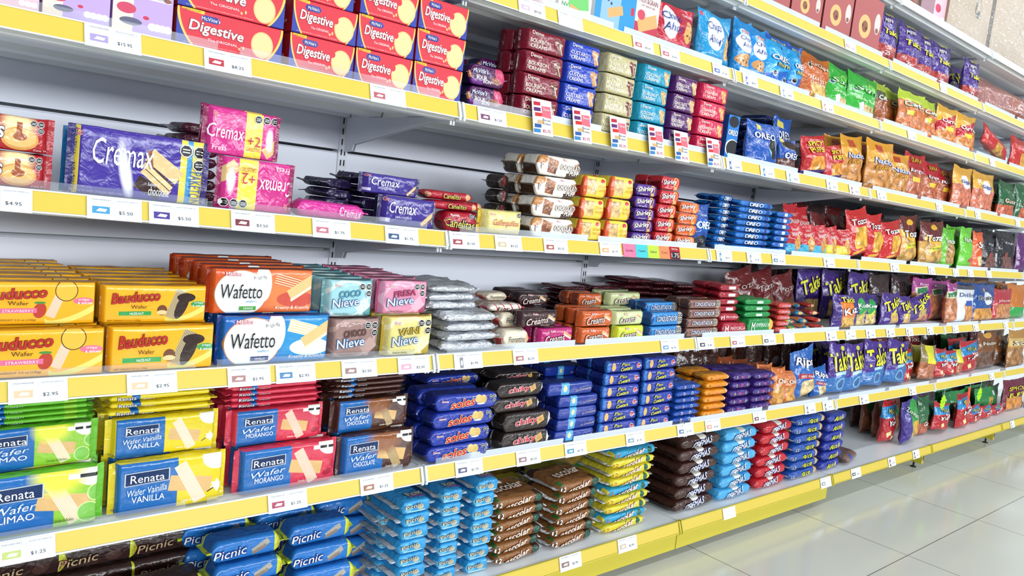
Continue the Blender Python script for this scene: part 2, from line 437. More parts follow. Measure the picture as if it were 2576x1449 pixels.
kd('forest', BX, 'cracker_box', 'cracker box', 'lilac forest fruit cracker box', '#b79bd2', side='#b79bd2',
   sh=[('r', .12, .5, .16, .7, 0, '#e9d8c6'), ('e', .22, .30, .12, .07, 0, '#c5405e'), ('e', .30, .14, .14, .05, 0, '#5a5a72'), ('e', .55, .22, .04, .025, 0, '#c0304e'), ('r', .66, .50, .22, .035, 0, '#e9e6f2'), ('e', .9, .50, .05, .03, 0, '#8a5a4a'), ('e', .66, .12, .055, .05, 0, '#e5ead8'), ('e', .75, .12, .055, .05, 0, '#e5ead8'), ('e', .84, .12, .055, .05, 0, '#e5ead8'), ('e', .93, .12, .055, .05, 0, '#e5ead8')],
   tx=[("Breaks", .70, .66, .42, .14, '#2c2440', None, 12, .2), ("FOREST FRUIT", .66, .50, .42, .03, '#4a4468'), ("Cracker", .62, .84, .42, .10, '#2c2440', None, 8, .2)])
kd('rosebox', BX, 'cracker_box', 'cracker box', 'pale pink cracker box', '#e6bcc6', side='#e6bcc6',
   sh=[('e', .3, .3, .16, .10, 0, '#c5405e'), ('e', .72, .10, .055, .05, 0, '#f2efe8'), ('e', .82, .10, .055, .05, 0, '#f2efe8'), ('e', .92, .10, .055, .05, 0, '#f2efe8')], tx=[("Cracker", .6, .7, .5, .10, '#402030', None, 8, .2)])
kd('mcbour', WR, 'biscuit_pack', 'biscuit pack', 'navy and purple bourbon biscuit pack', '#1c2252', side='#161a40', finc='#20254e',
   sh=[('E', .5, .9, .46, 1.5, 0, '#e59a5c'), ('E', .5, .9, .42, 1.46, 0, '#4c1a4e'), ('e', .85, .8, .5, .5, 0, '#c43a66'), ('r', .2, .1, .5, .2, 0, '#6a2a80'), ('r', .70, .34, .26, .14, -8, '#9a5a34'), ('r', .70, .30, .22, .03, -8, '#4a2414')],
   tx=[("McVitie's", .30, .68, .34, .22, '#ffffff', '#1d2f80', 0, .1), ("BOUR", .33, .36, .24, .18, '#ffffff', None, 0), ("BON", .47, .22, .18, .18, '#ffffff')])
def devon(n, word, base, dark, c1, loc):
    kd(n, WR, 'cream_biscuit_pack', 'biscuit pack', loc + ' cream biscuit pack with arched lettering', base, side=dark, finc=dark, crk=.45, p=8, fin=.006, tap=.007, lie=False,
       sh=[('r', .78, .62, .24, .15, -10, c1), ('r', .78, .60, .22, .03, -12, '#f2e2bd'), ('r', .80, .36, .15, .28, 25, c1), ('r', .83, .36, .02, .26, 25, '#f2e2bd'), ('e', .27, .62, .24, .22, 0, dark), ('e', .27, .56, .25, .20, 0, base)],
       tx=[("Devon", .26, .80, .26, .17, '#f6efdf', None, 0), (word, .33, .44, .46, .18, '#f2ead8', None, 0), ("CREAMS", .30, .20, .38, .17, '#f2ead8')])
devon('bourb', 'BOURBON', '#7c1a2e', '#4c0f1c', '#6a3226', 'maroon')
devon('cust', 'CUSTARD', '#1b3cae', '#12246e', '#c08a54', 'royal blue')
devon('vanil', 'VANILLA', '#bdb488', '#6e6848', '#6a2f28', 'khaki')
devon('coco', 'COCONUT', '#1691b4', '#0c5a78', '#c09a5e', 'turquoise')
devon('choc', 'CHOCOLATE', '#4f1a5e', '#2c0e36', '#c49a62', 'dark purple')
devon('straw', 'STRAWBERRY', '#c9224c', '#7e1230', '#cc9b50', 'crimson')
kd('oreobox', BX, 'cookie_box', 'cookie box', 'tall bright blue sandwich cookie box', '#1673c4', side='#0f4a8e', sh=[('e', .5, .85, .2, .13, 0, '#10131c'), ('e', .6, .25, .28, .2, 0, '#e6eef6'), ('e', .66, .24, .26, .19, 0, '#14161e')], tx=[("OREO", .5, .60, .85, .12, '#ffffff', '#12337e')])
kd('oreobag', BG, 'cookie_bag', 'cookie bag', 'deep blue cookie bag showing two cookies', '#1550a8', sh=[('e', .72, .45, .20, .22, 0, '#8fd8ec'), ('e', .68, .50, .15, .16, 0, '#26241f'), ('e', .76, .30, .12, .12, 0, '#26241f'), ('r', .3, .85, .09, .06, -10, '#d8c85a')], tx=[("OREO", .42, .66, .62, .13, '#ffffff', '#1a3f94')], seal=.05)
kd('oreodark', WR, 'cookie_pack', 'cookie pack', 'navy cookie pack', '#16306e', side='#122250', finc='#8a93a8', tx=[("OREO", .5, .5, .5, .4, '#cfd8ea')])
kd('oreobrown', BG, 'cookie_bag', 'cookie bag', 'blue and brown cookie bag', '#1c4fa8', sh=[('e', .55, .78, .5, .14, 0, '#2a2018'), ('r', .5, .1, .8, .26, 0, '#5a3026'), ('r', .18, .9, .1, .05, 0, '#d8c85a')], tx=[("OREO", .5, .45, .75, .18, '#ffffff', '#1a3f94')])
kd('oreomini', BG, 'cookie_bag', 'cookie bag', 'tall sky blue bag of mini sandwich cookies', '#1f9ad8', sh=[('r', .5, .15, .8, .16, 10, '#1560b8'), ('e', .3, .26, .075, .055, 0, '#eef2f6'), ('e', .3, .265, .06, .045, 0, '#15171c'), ('e', .75, .18, .07, .05, 0, '#eef2f6'), ('e', .75, .185, .06, .04, 0, '#15171c'), ('e', .6, .78, .05, .035, 0, '#15171c'), ('r', .5, .97, .8, .10, 0, '#174fa6')], tx=[("OREO", .5, .55, .7, .10, '#ffffff', '#12337e'), ("mini", .55, .44, .5, .08, '#f2e04a', '#12337e'), ("Big Snack", .5, .88, .6, .05, '#e9e05a')])
kd('ahoyred', BG, 'cookie_bag', 'cookie bag', 'red chewy chocolate chip cookie bag', '#b92237', sh=[('e', .30, .55, .22, .36, 0, '#e9edf6'), ('c', .78, .45, .17, .24, 0, '#dba860', 14.0)], tx=[("Chips", .34, .66, .42, .22, '#1d2f80'), ("Ahoy!", .36, .42, .44, .22, '#1d2f80'), ("CHEWY", .78, .8, .3, .07, '#ffffff')])
kd('ahoyblue', BG, 'cookie_bag', 'cookie bag', 'light blue chocolate chip cookie bag', '#1c8fc6', sh=[('e', .40, .55, .27, .32, 0, '#eef3f8'), ('c', .82, .38, .14, .26, 0, '#dba860', 14.0), ('e', .08, .88, .05, .05, 0, '#c92840')], tx=[("Chips", .36, .66, .36, .20, '#1d2f80'), ("Ahoy!", .40, .42, .38, .20, '#1d2f80'), ("ORIGINAL", .78, .70, .3, .06, '#ffffff', None, -14)])
kd('ahoytall', BG, 'cookie_bag', 'cookie bag', 'tall blue bag of mini chocolate chip cookies', '#1a86cc', sh=[('e', .52, .56, .26, .18, 0, '#eef3f8'), ('c', .5, .25, .25, .11, 0, '#c9935a', 14.0), ('e', .4, .76, .11, .06, 0, '#b9e2f4')], tx=[("Chips", .5, .63, .66, .11, '#1d2f80'), ("Ahoy!", .55, .50, .66, .11, '#1d2f80'), ("MINI", .5, .76, .4, .06, '#c92840', '#ffffff')])
kd('granola', BX, 'granola_bar_box', 'bar box', 'light blue soft baked bar box', '#2f8ec6', side='#e6e9ee', sh=[('r', .38, .5, .38, .7, 0, '#8db4dc'), ('r', .5, .45, .30, .12, 18, '#d8a468'), ('e', .3, .7, .05, .05, 0, '#38406e'), ('e', .38, .62, .04, .04, 0, '#38406e'), ('r', .92, .6, .06, .10, 0, '#c8283c')], tx=[("BAKED BAR", .5, .92, .5, .07, '#ffffff')])
kd('fruitg', BX, 'granola_bar_box', 'bar box', 'white and red fruit bar box', '#dfe1dd', side='#d9dcd9', sh=[('r', .5, .08, .9, .22, 0, '#b8364a'), ('r', .55, .32, .30, .13, 20, '#d8a468'), ('e', .25, .45, .12, .1, 0, '#c8485a'), ('r', .8, .9, .12, .1, 0, '#cfd4d2')], tx=[("FRUIT&GRAIN", .5, .74, .8, .10, '#9a3a44'), ("SOFT BAKED BAR", .5, .64, .6, .04, '#9a3a44')])
kd('granogreen', BX, 'granola_bar_box', 'bar box', 'white and green granola bar box', '#e6ebe6', side='#dfe5df', sh=[('r', .6, .7, .7, .4, 10, '#6fc06a'), ('r', .5, .3, .34, .12, -14, '#d8a468')], tx=[("NV", .2, .4, .2, .2, '#2c8a3a')])
def bag(n, look, base, word, wc, oc, sh=(), more=(), name='crisp_bag', cat='snack bag', wy=.62, ww=.72, wh=.11, rot=0, **k):
    kd(n, BG, name, cat, look, base, sh=list(sh), tx=[(word, .5, wy, ww, wh, wc, oc, rot, .1)] + list(more), **k)
bag('harvest', 'orange harvest cheddar crisp bag', '#b85a20', 'SunChips', '#fff6e0', '#a03c14', [('v', .55, .20, .36, .15, 0, '#e8b45a', 10), ('e', .2, .70, .09, .06, 0, '#e6e6da'), ('e', .2, .70, .07, .045, 0, '#4a5a4a'), ('r', .5, .95, .8, .09, 0, '#c4681c')], [("HARVEST", .5, .44, .6, .07, '#f6e6cc'), ("CHEDDAR", .5, .35, .56, .06, '#f6e6cc')], wy=.74, ww=.6)
bag('sungreen', 'bright green crisp bag', '#35a83a', 'Sun', '#eafbe0', '#2c8a2c', [('e', .68, .70, .16, .11, 0, '#a8d048'), ('e', .68, .70, .12, .08, 0, '#48b848'), ('v', .6, .16, .28, .12, 0, '#d8b87a', 10), ('r', .38, .2, .12, .1, 20, '#d8dfe2'), ('e', .16, .56, .08, .05, 0, '#e2e8ea'), ('e', .16, .56, .06, .04, 0, '#3a5a8a')], [("Garden Salsa", .5, .38, .6, .06, '#dff4c8')], wy=.62)
bag('carbs', 'clear and yellow-green bag of ring snacks', '#d49a4a', 'Carbs', '#f2f6f0', '#1d7a4a', [('v', .5, .30, .8, .45, 0, '#d2763a', 9), ('r', .5, .90, .8, .16, 0, '#b7cf3e'), ('r', .3, .45, .15, .05, 0, '#d6dc3c')], wy=.66)
bag('darkcarbs', 'dark olive bag of ring snacks', '#5c6248', 'Carbs', '#f2f6f0', '#1d5a4a', [('v', .5, .25, .8, .35, 0, '#a85a30', 9), ('r', .5, .92, .8, .14, 0, '#a8b83e')], wy=.62)
bag('churr', 'yellow and red bag of fried churro snacks', '#dba52e', 'Churritos', '#ffffff', '#b01c24', [('v', .5, .22, .8, .30, 0, '#d98438', 9), ('r', .5, .60, .8, .11, 14, '#b5202a'), ('r', .4, .40, .25, .05, 0, '#e6d23a')], wy=.60)
bag('redpack', 'red snack bag with blue lettering', '#b92a24', '', '#5aa0e6', '#f0f4f8', [('v', .5, .25, .6, .26, 0, '#d9a038', 9), ('v', .7, .10, .2, .1, 0, '#5a7a2a', 8)], wy=.75)
bag('spicy', 'red and yellow spicy puffs bag', '#b81e24', 'SPICY', '#f4e23a', '#6e0e14', [('v', .5, .24, .34, .22, 0, '#e8941c', 7), ('r', .5, .04, .8, .08, 0, '#35246e')], [("PUFFS", .5, .62, .6, .12, '#f4e23a', '#6e0e14')], wy=.78, ww=.6)
bag('nacho', 'golden tortilla chip bag with blue-edged lettering', '#d89a28', 'Nachos', '#f2f4f6', '#1f4a9a', [('v', .5, .22, .8, .30, 0, '#c98538', 7), ('r', .4, .82, .16, .07, 0, '#b5401c')], [("EL CAMPO", .45, .44, .5, .05, '#e6c838', '#a04018')], wy=.58)
bag('kruch', 'clear red-topped bag of crunchy snacks', '#c4704a', 'Ringers', '#eef0f2', '#8a1c22', [('v', .5, .25, .8, .40, 0, '#b8603a', 8), ('r', .5, .85, .8, .22, 0, '#b01e2a'), ('r', .4, .42, .2, .05, 0, '#e6c238')], [("DIANA", .5, .84, .5, .10, '#eec24a', '#7a1418')], wy=.60)
bag('gigi', 'gold-topped clear bag of pink puffs', '#d8a038', 'Gigis', '#26368a', '#eef0f2', [('v', .5, .22, .8, .34, 0, '#d87a5a', 9), ('e', .5, .62, .28, .16, 0, '#e6eaf0')], wy=.62, ww=.5)
bag('greenclear', 'dark green bag of orange puffs', '#1f5a34', 'Gustos', '#e6e0c0', '#7a1820', [('v', .5, .10, .8, .24, 0, '#c8603a', 9)], wy=.45)
bag('minitakis', 'small purple rolled tortilla chip bag with red window', '#452a80', 'Takis', '#e6e03a', '#241040', [('v', .5, .14, .8, .16, 0, '#b03a34', 12)], [("MINI", .4, .80, .45, .08, '#ffffff', '#241040', 6, .3), ("25", .3, .12, .2, .08, '#ffffff'), ("BARCEL", .5, .93, .4, .04, '#e0d870', '#3a3a20')], wy=.56)
bag('dorado', 'blurred brown cellophane bag', '#7a5a52', '', '#fff', None, [('v', .5, .4, .8, .5, 0, '#9a6a54', 9)])
bag('tozred', 'red tortilla chip bag with white lettering', '#c01c20', 'Tozca', '#ffffff', '#5a0c10', [('v', .55, .38, .26, .22, 0, '#eeb030', 7), ('r', .4, .10, .22, .03, 8, '#e6b23a')], wy=.72, wh=.12)
bag('tozbrown', 'tall brown and clear tortilla chip bag', '#641e1c', 'Toza', '#ffffff', '#33100c', [('v', .5, .18, .8, .36, 0, '#d2a04a', 7), ('r', .5, .52, .5, .07, -14, '#e8aa2a'), ('r', .5, .36, .3, .05, 6, '#dcd634'), ('e', .5, .84, .16, .06, 0, '#e6b22a')], [("MAYOREO", .5, .36, .5, .045, '#3a3410')], wy=.60, wh=.14)
bag('snapd', 'red and blue crunchy cracker crisp bag', '#b8222c', "SNAP'D", '#f4e6e0', None, [('r', .5, .10, .8, .18, -8, '#49afd2'), ('v', .6, .32, .2, .22, 30, '#dca050', 9)], [("CHEEZ-IT", .5, .76, .4, .06, '#e6d0c8')], wy=.62, ww=.66)
bag('snapy', 'red and yellow crunchy cracker crisp bag', '#b8222c', "SNAP'D", '#f4e6e0', None, [('r', .5, .12, .8, .22, -8, '#e8ce28'), ('v', .6, .34, .2, .22, 30, '#dca050', 9)], [("CHEEZ-IT", .5, .76, .4, .06, '#e6d0c8')], wy=.62, ww=.66)
bag('dipas', 'lime green tortilla strip bag', '#62b82e', 'Tortachos', '#f2f8ea', '#2a6a1c', [('v', .5, .35, .22, .26, 0, '#b88a4a', 14)], wy=.66)
bag('lime', 'plain lime green snack bag', '#69c234', 'Nachos', '#f0fae8', '#2a7a1c', [('e', .6, .2, .12, .05, 0, '#b84a4a')], wy=.68)
bag('orng', 'orange snack bag with a white swoosh', '#dc5a24', 'Sy', '#ffffff', '#8a2c10', [('v', .55, .22, .2, .12, 0, '#f0d8a0', 9)], wy=.62, wh=.2, ww=.5)
bag('black', 'glossy black snack bag', '#1e1c20', 'Dip', '#d8d8dc', None, [('v', .5, .18, .4, .18, 0, '#7a4a40', 9), ('e', .4, .4, .12, .08, 0, '#8a4038')], wy=.7, ww=.4, wh=.06)
bag('violet', 'violet snack bag', '#5a2466', 'D', '#f0e6f2', None, [('e', .4, .24, .1, .05, 0, '#b08ab0')], wy=.62, ww=.4)
bag('takis', 'purple rolled tortilla chip bag', '#43277e', 'Takis', '#e6e436', '#1e0e3c', [('v', .55, .22, .34, .16, 0, '#d8b060', 9), ('r', .5, .40, .22, .04, 20, '#d8d236')], wy=.66, rot=12, wh=.26, ww=.85)
bag('takisblue', 'purple to blue rolled tortilla chip bag', '#46288a', 'Takis', '#e4e434', '#1c1440', [('r', .5, .12, .9, .26, 14, '#2f6cae'), ('e', .5, .2, .16, .12, 0, '#78b6dc'), ('e', .5, .2, .12, .09, 0, '#2a5a94'), ('r', .55, .42, .26, .03, 10, '#a8d2e6'), ('e', .66, .88, .08, .045, 0, '#d8d848')], wy=.64, rot=8, wh=.34, ww=.9)
bag('takiskez', 'purple and orange cheese corn snack bag', '#3e2478', 'Takis', '#e6e436', '#1e0e3c', [('r', .45, .50, .36, .30, 8, '#e07a26'), ('v', .5, .16, .36, .16, 0, '#e6b456', 9)], [("Kez", .5, .52, .5, .18, '#ffffff', '#2a2050', 8)], wy=.82, ww=.5, wh=.14)
bag('takisgreen', 'purple and green corn snack bag', '#3e2478', 'Kuez', '#ffffff', '#1d6a3a', [('e', .5, .55, .30, .28, 0, '#2c9a48'), ('v', .5, .18, .36, .18, 0, '#dcc078', 9), ('r', .5, .36, .2, .04, 30, '#dcd634')], wy=.62)
bag('takiswave', 'purple corn snack bag with upright yellow lettering', '#3c2272', 'Wave', '#e6e034', '#180c30', [('v', .45, .74, .2, .16, 0, '#c88a40', 9), ('e', .4, .3, .2, .14, 0, '#3aa04a')], wy=.42, rot=75, ww=.8, wh=.2)
bag('magenta', 'magenta and clear bag of corn snacks', '#a03c88', 'Ricas', '#f6e6f2', None, [('v', .35, .30, .35, .40, 10, '#cf8458', 9), ('r', .42, .70, .30, .08, 4, '#e6e0b0'), ('r', .42, .70, .27, .06, 4, '#2c7a4a')], wy=.84, ww=.45, wh=.05)
bag('drille', 'white and blue corn snack bag', '#dfe4ea', 'Drilles', '#26367e', None, [('v', .62, .22, .3, .28, 0, '#d8904a', 8), ('r', .62, .50, .25, .07, 0, '#2f56a8'), ('r', .5, .96, .8, .1, 0, '#4a4a5a')], wy=.72)
bag('gustito', 'royal blue cheese puff bag', '#1d4c94', 'Gustitos', '#1c1c2c', '#eef2f6', [('e', .55, .60, .34, .17, -6, '#e9eef2'), ('v', .5, .14, .8, .20, 0, '#dc983e', 8), ('e', .45, .82, .09, .05, 20, '#d8a44a')], wy=.62)
bag('redcorn', 'red and clear corn snack bag', '#b8323e', 'Jalapenos', '#f4e0d8', None, [('v', .5, .22, .8, .28, 0, '#d08a50', 8)], wy=.6)
bag('ogreen', 'orange and green snack bag', '#c8762a', '', '#f6ecc8', None, [('r', .5, .14, .8, .18, 0, '#2fa04a')], wy=.6, ww=.5)
bag('ripple', 'blue ridged potato crisp bag', '#1c60b0', 'Rips', '#ffffff', '#241a4a', [('v', .55, .16, .28, .18, 0, '#dcc088', 7), ('r', .5, .42, .3, .05, -12, '#a8262e')], [("100% PAPA", .5, .42, .5, .05, '#ffffff', None, -12)], wy=.70, rot=-14, wh=.2, ww=.7)
bag('chz', 'orange corn curl bag', '#c86a24', 'Chiz', '#fff0d8', '#8a3a10', [('v', .5, .25, .3, .25, 0, '#e8a040', 8), ('r', .5, .7, .8, .12, 0, '#cf7a3a')], wy=.66, ww=.5)
bag('yelsil', 'silver and yellow snack bag', '#8c7a50', '', '#e8e42c', None, [('v', .5, .22, .8, .26, 0, '#b8683a', 9), ('r', .5, .72, .30, .26, 0, '#dcd828')], wy=.9, ww=.3, wh=.04)
bag('mega', 'red bag with a blue band and MEGA lettering', '#b52028', 'MEGA', '#e2dc38', '#24507e', [('r', .5, .72, .9, .13, 6, '#2f88c4'), ('r', .35, .2, .09, .06, 20, '#ecdca0'), ('r', .65, .1, .07, .05, 0, '#ecdca0')], [("Yupi", .5, .46, .55, .16, '#ffffff', '#5a0c14', 10, .2), ("BIG", .6, .58, .25, .06, '#ffffff')], wy=.72, ww=.5)
bag('frijol', 'brown and clear bean snack bag', '#7c4a22', 'Frijolitos', '#f2ead8', '#32190c', [('v', .5, .16, .8, .30, 0, '#6a4430', 8), ('e', .5, .92, .35, .10, 0, '#e0a23c')], wy=.68)
bag('palom', 'golden clear popcorn bag', '#b8863a', 'So', '#efe6d0', '#3a1e14', [('v', .5, .22, .8, .3, 0, '#a8743a', 8), ('r', .5, .66, .8, .1, 0, '#d2b06a')], wy=.64)
bag('ygreen', 'purple and green snack bag with orange crisps', '#3c2a86', 'Zonitas', '#f0f4ea', '#1d6a2c', [('e', .62, .60, .26, .34, 0, '#2f9a3c'), ('v', .66, .24, .2, .2, 0, '#e0ac2e', 8)], wy=.66, rot=-30)
bag('gbrown', 'green and clear bag of red puffs', '#25663a', 'Gr', '#ece6d8', '#8a2020', [('v', .5, .12, .8, .2, 0, '#b0522e', 9)], wy=.3, ww=.3)
bag('frijbrown', 'brown bag with green badge', '#7a4636', '', '#e6dcd0', None, [('r', .45, .58, .2, .12, 6, '#2c6a3c'), ('v', .5, .2, .5, .2, 0, '#96583a', 9)], wy=.85, ww=.5, wh=.06)
bag('spuff', 'maroon bag of big orange puffs', '#6e1c34', 'SPICY', '#e6e03a', '#3a0e18', [('v', .5, .20, .8, .24, 0, '#dc8c24', 6)], [("PUFFS", .5, .5, .7, .14, '#e6e03a', '#3a0e18')], wy=.70)
bag('greenmix', 'green foil snack bag with colourful print', '#2c8a48', '', '#ece6c8', '#14502a', [('v', .5, .4, .3, .2, 0, '#d8b04a', 10), ('e', .7, .7, .12, .1, 0, '#e6e6ea')], wy=.7)
bag('bulkred', 'large clear cellophane sack of small wrapped sweets', '#a0706a', '', '#fff', None, [('v', .5, .5, .9, .6, 0, '#a86454', 12)], crk=.9)
kd('mallow', BX, 'cookie_box', 'cookie box', 'dusky red cookie box with a round cookie', '#a85a58', side='#7a3434', sh=[('e', .42, .40, .24, .22, 0, '#dcae72'), ('c', .42, .40, .12, .11, 0, '#8a5440', 8.0), ('e', .85, .55, .12, .20, 0, '#cfc4be'), ('e', .85, .42, .06, .05, 0, '#7a5a4a')])
kd('carton', BX, 'cardboard_carton', 'carton', 'brown cardboard carton with a dark round stamp', '#b9a892', side='#a08f78', rough=.7, sh=[('e', .68, .48, .13, .145, 0, '#4c5650'), ('e', .68, .48, .12, .132, 0, '#b9a892'), ('e', .67, .46, .10, .115, 0, '#5a645c'), ('e', .69, .51, .07, .075, 20, '#b9a892'), ('e', .65, .43, .04, .03, 20, '#b9a892')])
# S2
kd('crackS', WR, 'cracker_pack', 'cracker pack', 'red ring cracker pack', '#a81c26', side='#8a141e', finc='#a31c2a', crk=.35, p=5,
   sh=[('g', .58, .78, .5, .5, 0, '#f0d8a0'), ('e', .60, .36, .46, .32, 0, '#d89a50'), ('e', .60, .38, .40, .26, 0, '#e6b870'), ('e', .60, .42, .17, .11, 0, '#a0542c'), ('r', .59, .62, .07, .2, 0, '#a0542c')],
   tx=[("Ritas", .22, .55, .40, .44, '#ffffff', '#3a1010', 0, .1), ("Cont. 77 g", .84, .07, .18, .06, '#ffffff')], ov=[('oct', .74, .84, .085, 3)])
crem_w = [('r', .55, .20, .20, .10, -24, '#3a2320'), ('r', .60, .30, .26, .05, -38, '#dcbf88'), ('r', .605, .345, .26, .014, -38, '#4a2a1c'), ('r', .61, .38, .27, .035, -38, '#e6cc98'), ('r', .62, .43, .27, .016, -38, '#4a2a1c'), ('r', .655, .54, .28, .11, -34, '#dcbf88'), ('r', .55, .62, .03, .14, 10, '#8a5a44')]
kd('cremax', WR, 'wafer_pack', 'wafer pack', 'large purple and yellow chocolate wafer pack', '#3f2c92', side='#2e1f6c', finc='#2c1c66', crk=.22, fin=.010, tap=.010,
   sh=[('r', .91, .5, .29, .6, 0, '#e4cf4a'), ('r', .835, .5, .04, .6, 0, '#3f8fc8')] + crem_w + [('r', .035, .5, .075, .6, 0, '#e4cf4a'), ('g', .38, .4, .10, .5, 12, '#f4f4fa')],
   tx=[("Cremax", .36, .66, .42, .38, '#ffffff', None, 0, .12), ("chocolate", .62, .15, .15, .14, '#ffffff'), ("Sabor a", .58, .25, .08, .05, '#e6e0f2'), ("PAKETON", .04, .26, .18, .055, '#2c3f9a', None, 90), ("PAKETON", .04, .76, .18, .055, '#2c3f9a', None, 90), ("PAKETON", .885, .26, .25, .17, '#2458a0', None, -90), ("GALLETAS TIPO WAFER CON RELLENO SABOR A CHOCOLATE", .22, .05, .38, .035, '#b8b0dc'), ("CONT. NET. 213 g", .10, .11, .12, .035, '#b8b0dc'), ("Gc", .065, .90, .03, .09, '#d84a50', '#ffffff')],
   ov=[('oct', .80, .83, .095, 3)])
kd('cremaxb', WR, 'wafer_pack', 'wafer pack', 'sky blue vanilla wafer pack', '#2a86c4', side='#1d6aa4', crk=.3, fin=.010, tap=.010, tx=[("Cremax", .34, .6, .4, .35, '#ffffff', None, 0, .12)])
kd('cremaxp', WR, 'wafer_pack', 'wafer pack', 'pink strawberry wafer pack', '#cc2f86', side='#8c1c5c', finc='#8a1650', crk=.55, fin=.008, tap=.010,
   sh=[('r', .63, .5, .19, .6, 0, '#e8d84e'), ('r', .90, .30, .26, .12, 40, '#dcb880'), ('g', .84, .45, .1, .3, 0, '#f0e2ee')],
   tx=[("Cremax", .27, .50, .44, .30, '#ffffff', None, 0, .12), ("Fresa", .20, .14, .18, .12, '#f6dcea'), ("+2", .63, .38, .17, .22, '#c01c50'), ("GALLETAS", .63, .20, .18, .08, '#c01c50'), ("Gc", .12, .86, .05, .10, '#d84a50', '#ffffff')],
   ov=[('oct', .67, .88, .085, 33)])
kd('cremaxs', WR, 'wafer_pack', 'wafer pack', 'small purple chocolate wafer pack', '#3a2a86', side='#2a1d60', finc='#3a3560', crk=.35, fin=.009, tap=.010,
   sh=[('r', .82, .35, .36, .07, 42, '#dcbf88'), ('r', .85, .25, .34, .03, 42, '#7a5a4a'), ('e', .93, .26, .10, .13, 0, '#eceaf2'), ('r', .10, .18, .16, .07, 0, '#c8c2e0')],
   tx=[("Cremax", .36, .62, .46, .38, '#ffffff', None, 0, .12), ("SABOR A CHOCOLATE", .38, .30, .28, .08, '#e0dcf0'), ("CAFE", .93, .28, .06, .08, '#2a2a40'), ("Gc", .09, .88, .05, .12, '#d84a50', '#ffffff')])
kd('crimpdark', WR, 'wafer_pack', 'wafer pack', 'dark purple wafer pack seen end on', '#2a1e48', side='#241a40', finc='#55506c', crk=.8, fin=.014)
kd('crimpred', WR, 'wafer_pack', 'wafer pack', 'dark pink wafer pack with grey crimped end', '#571530', side='#3e1024', finc='#77707c', crk=.8, fin=.014, lie=True)
kd('cremaxlie', WR, 'wafer_pack', 'wafer pack', 'bright pink wafer pack lying flat', '#cf2f92', side='#d0308c', top='#cc3a94', crk=.6, p=3.2, lie=True, tx=[("Cremax", .74, .5, .30, .55, '#f4d4ea', None, -4)])
kd('canel', WR, 'cookie_pack', 'cookie pack', 'red cinnamon cookie pack with yellow lettering', '#a8162a', side='#7a0f1e', finc='#7a1020', crk=.5, p=4, tx=[("Canelitas", .46, .40, .80, .44, '#f2e64a', '#1a1c54', -4), ("Marinela", .32, .82, .22, .14, '#ffffff', '#c02030')], ov=[('oct', .76, .80, .12, 2)])
kd('canels', WR, 'cookie_pack', 'cookie pack', 'flat red cinnamon cookie pack', '#a8162a', side='#8a1222', top='#ae2434', finc='#8a1222', crk=.7, p=3, lie=True, sh=[('e', .85, .5, .3, .4, 10, '#dcae7c'), ('e', .1, .5, .25, .3, 0, '#d89a78')], tx=[("Canelitas", .52, .45, .34, .5, '#f2e64a', '#1a1c54')])
kd('galle', WR, 'cookie_pack', 'cookie pack', 'pale yellow cookie pack with red script', '#e6da8a', side='#b98a2e', finc='#d8b83a', crk=.45, p=4, sh=[('r', .03, .5, .1, .6, 0, '#dcc23c'), ('e', .62, .2, .6, .2, 0, '#ecdca0')], tx=[("Gallequillas", .50, .46, .60, .34, '#b82a38', None, 0, .2), ("Gamesa", .20, .84, .10, .10, '#c83040', '#ffffff')], ov=[('oct', .80, .84, .10, 3)])
kd('puff', WR, 'biscuit_pack', 'biscuit pack', 'white and brown chocolate puff biscuit pack', '#e2ddd4', side='#3c2a1c', finc='#5a4632', crk=.4, p=8, fin=.006, tap=.014,
   sh=[('e', .1, .85, .5, .3, 0, '#b98046'), ('r', .9, .05, .8, .18, 0, '#4c3a30'), ('e', .95, .6, .5, .2, 0, '#a07850'), ('v', .36, .62, .34, .22, -12, '#a8683c', 3.2), ('v', .34, .30, .30, .16, -6, '#8a4c2c', 3.2)],
   tx=[("CHOCOLATE", .73, .52, .44, .26, '#f4f0ea', '#7a5230', 0, .3), ("PUFF", .80, .24, .20, .20, '#f6f2ea', '#7a5230', 0, .3), ("P", .13, .45, .05, .3, '#ffffff', '#7a1c24'), ("Tiffany", .60, .86, .08, .10, '#ffffff', '#c02a38')])
kd('puffend', WR, 'biscuit_pack', 'biscuit pack', 'dark brown foil biscuit pack seen end on', '#2c2620', side='#28221c', finc='#6c6258', crk=.9, fin=.012, sh=[('e', .5, .55, .2, .4, 0, '#6a2428')])
kd('sugarc', WR, 'cracker_pack', 'cracker pack', 'yellow and red sugar cracker pack', '#e6cf4a', side='#b8301e', finc='#b8301e', crk=.35, p=6, fin=.004, tap=.006, sh=[('r', .1, .5, .14, .6, 0, '#d2582e'), ('v', .36, .5, .30, .36, 0, '#e0b676', 4.5), ('r', .97, .1, .2, .3, 0, '#dc7a34'), ('e', .78, .80, .14, .10, 0, '#c8283c')], tx=[("SUGAR", .74, .55, .28, .14, '#c88a2a'), ("CRACKER", .74, .36, .30, .12, '#c88a2a')])
def shir(n, look, base, dark):
    kd(n, WR, 'biscuit_pack', 'biscuit pack', look + ' sunny biscuit pack', base, side=dark, finc=dark, crk=.4, p=7, fin=.004, tap=.007, sh=[('e', .74, .58, .30, .40, 0, '#e6a838'), ('e', .74, .58, .22, .30, 0, base), ('e', .70, .58, .14, .18, 0, '#f0b23c'), ('e', .76, .10, .22, .2, 0, '#dcb070')], tx=[("Shirley", .40, .55, .66, .46, '#ffffff', '#5a1420', 6, .15), ("Original", .34, .14, .34, .12, '#f6e6e0')])
shir('shp', 'purple', '#4d2a86', '#2c184e'); shir('shr', 'red', '#c02430', '#7a121c'); shir('sho', 'orange', '#d8612a', '#8a3212')
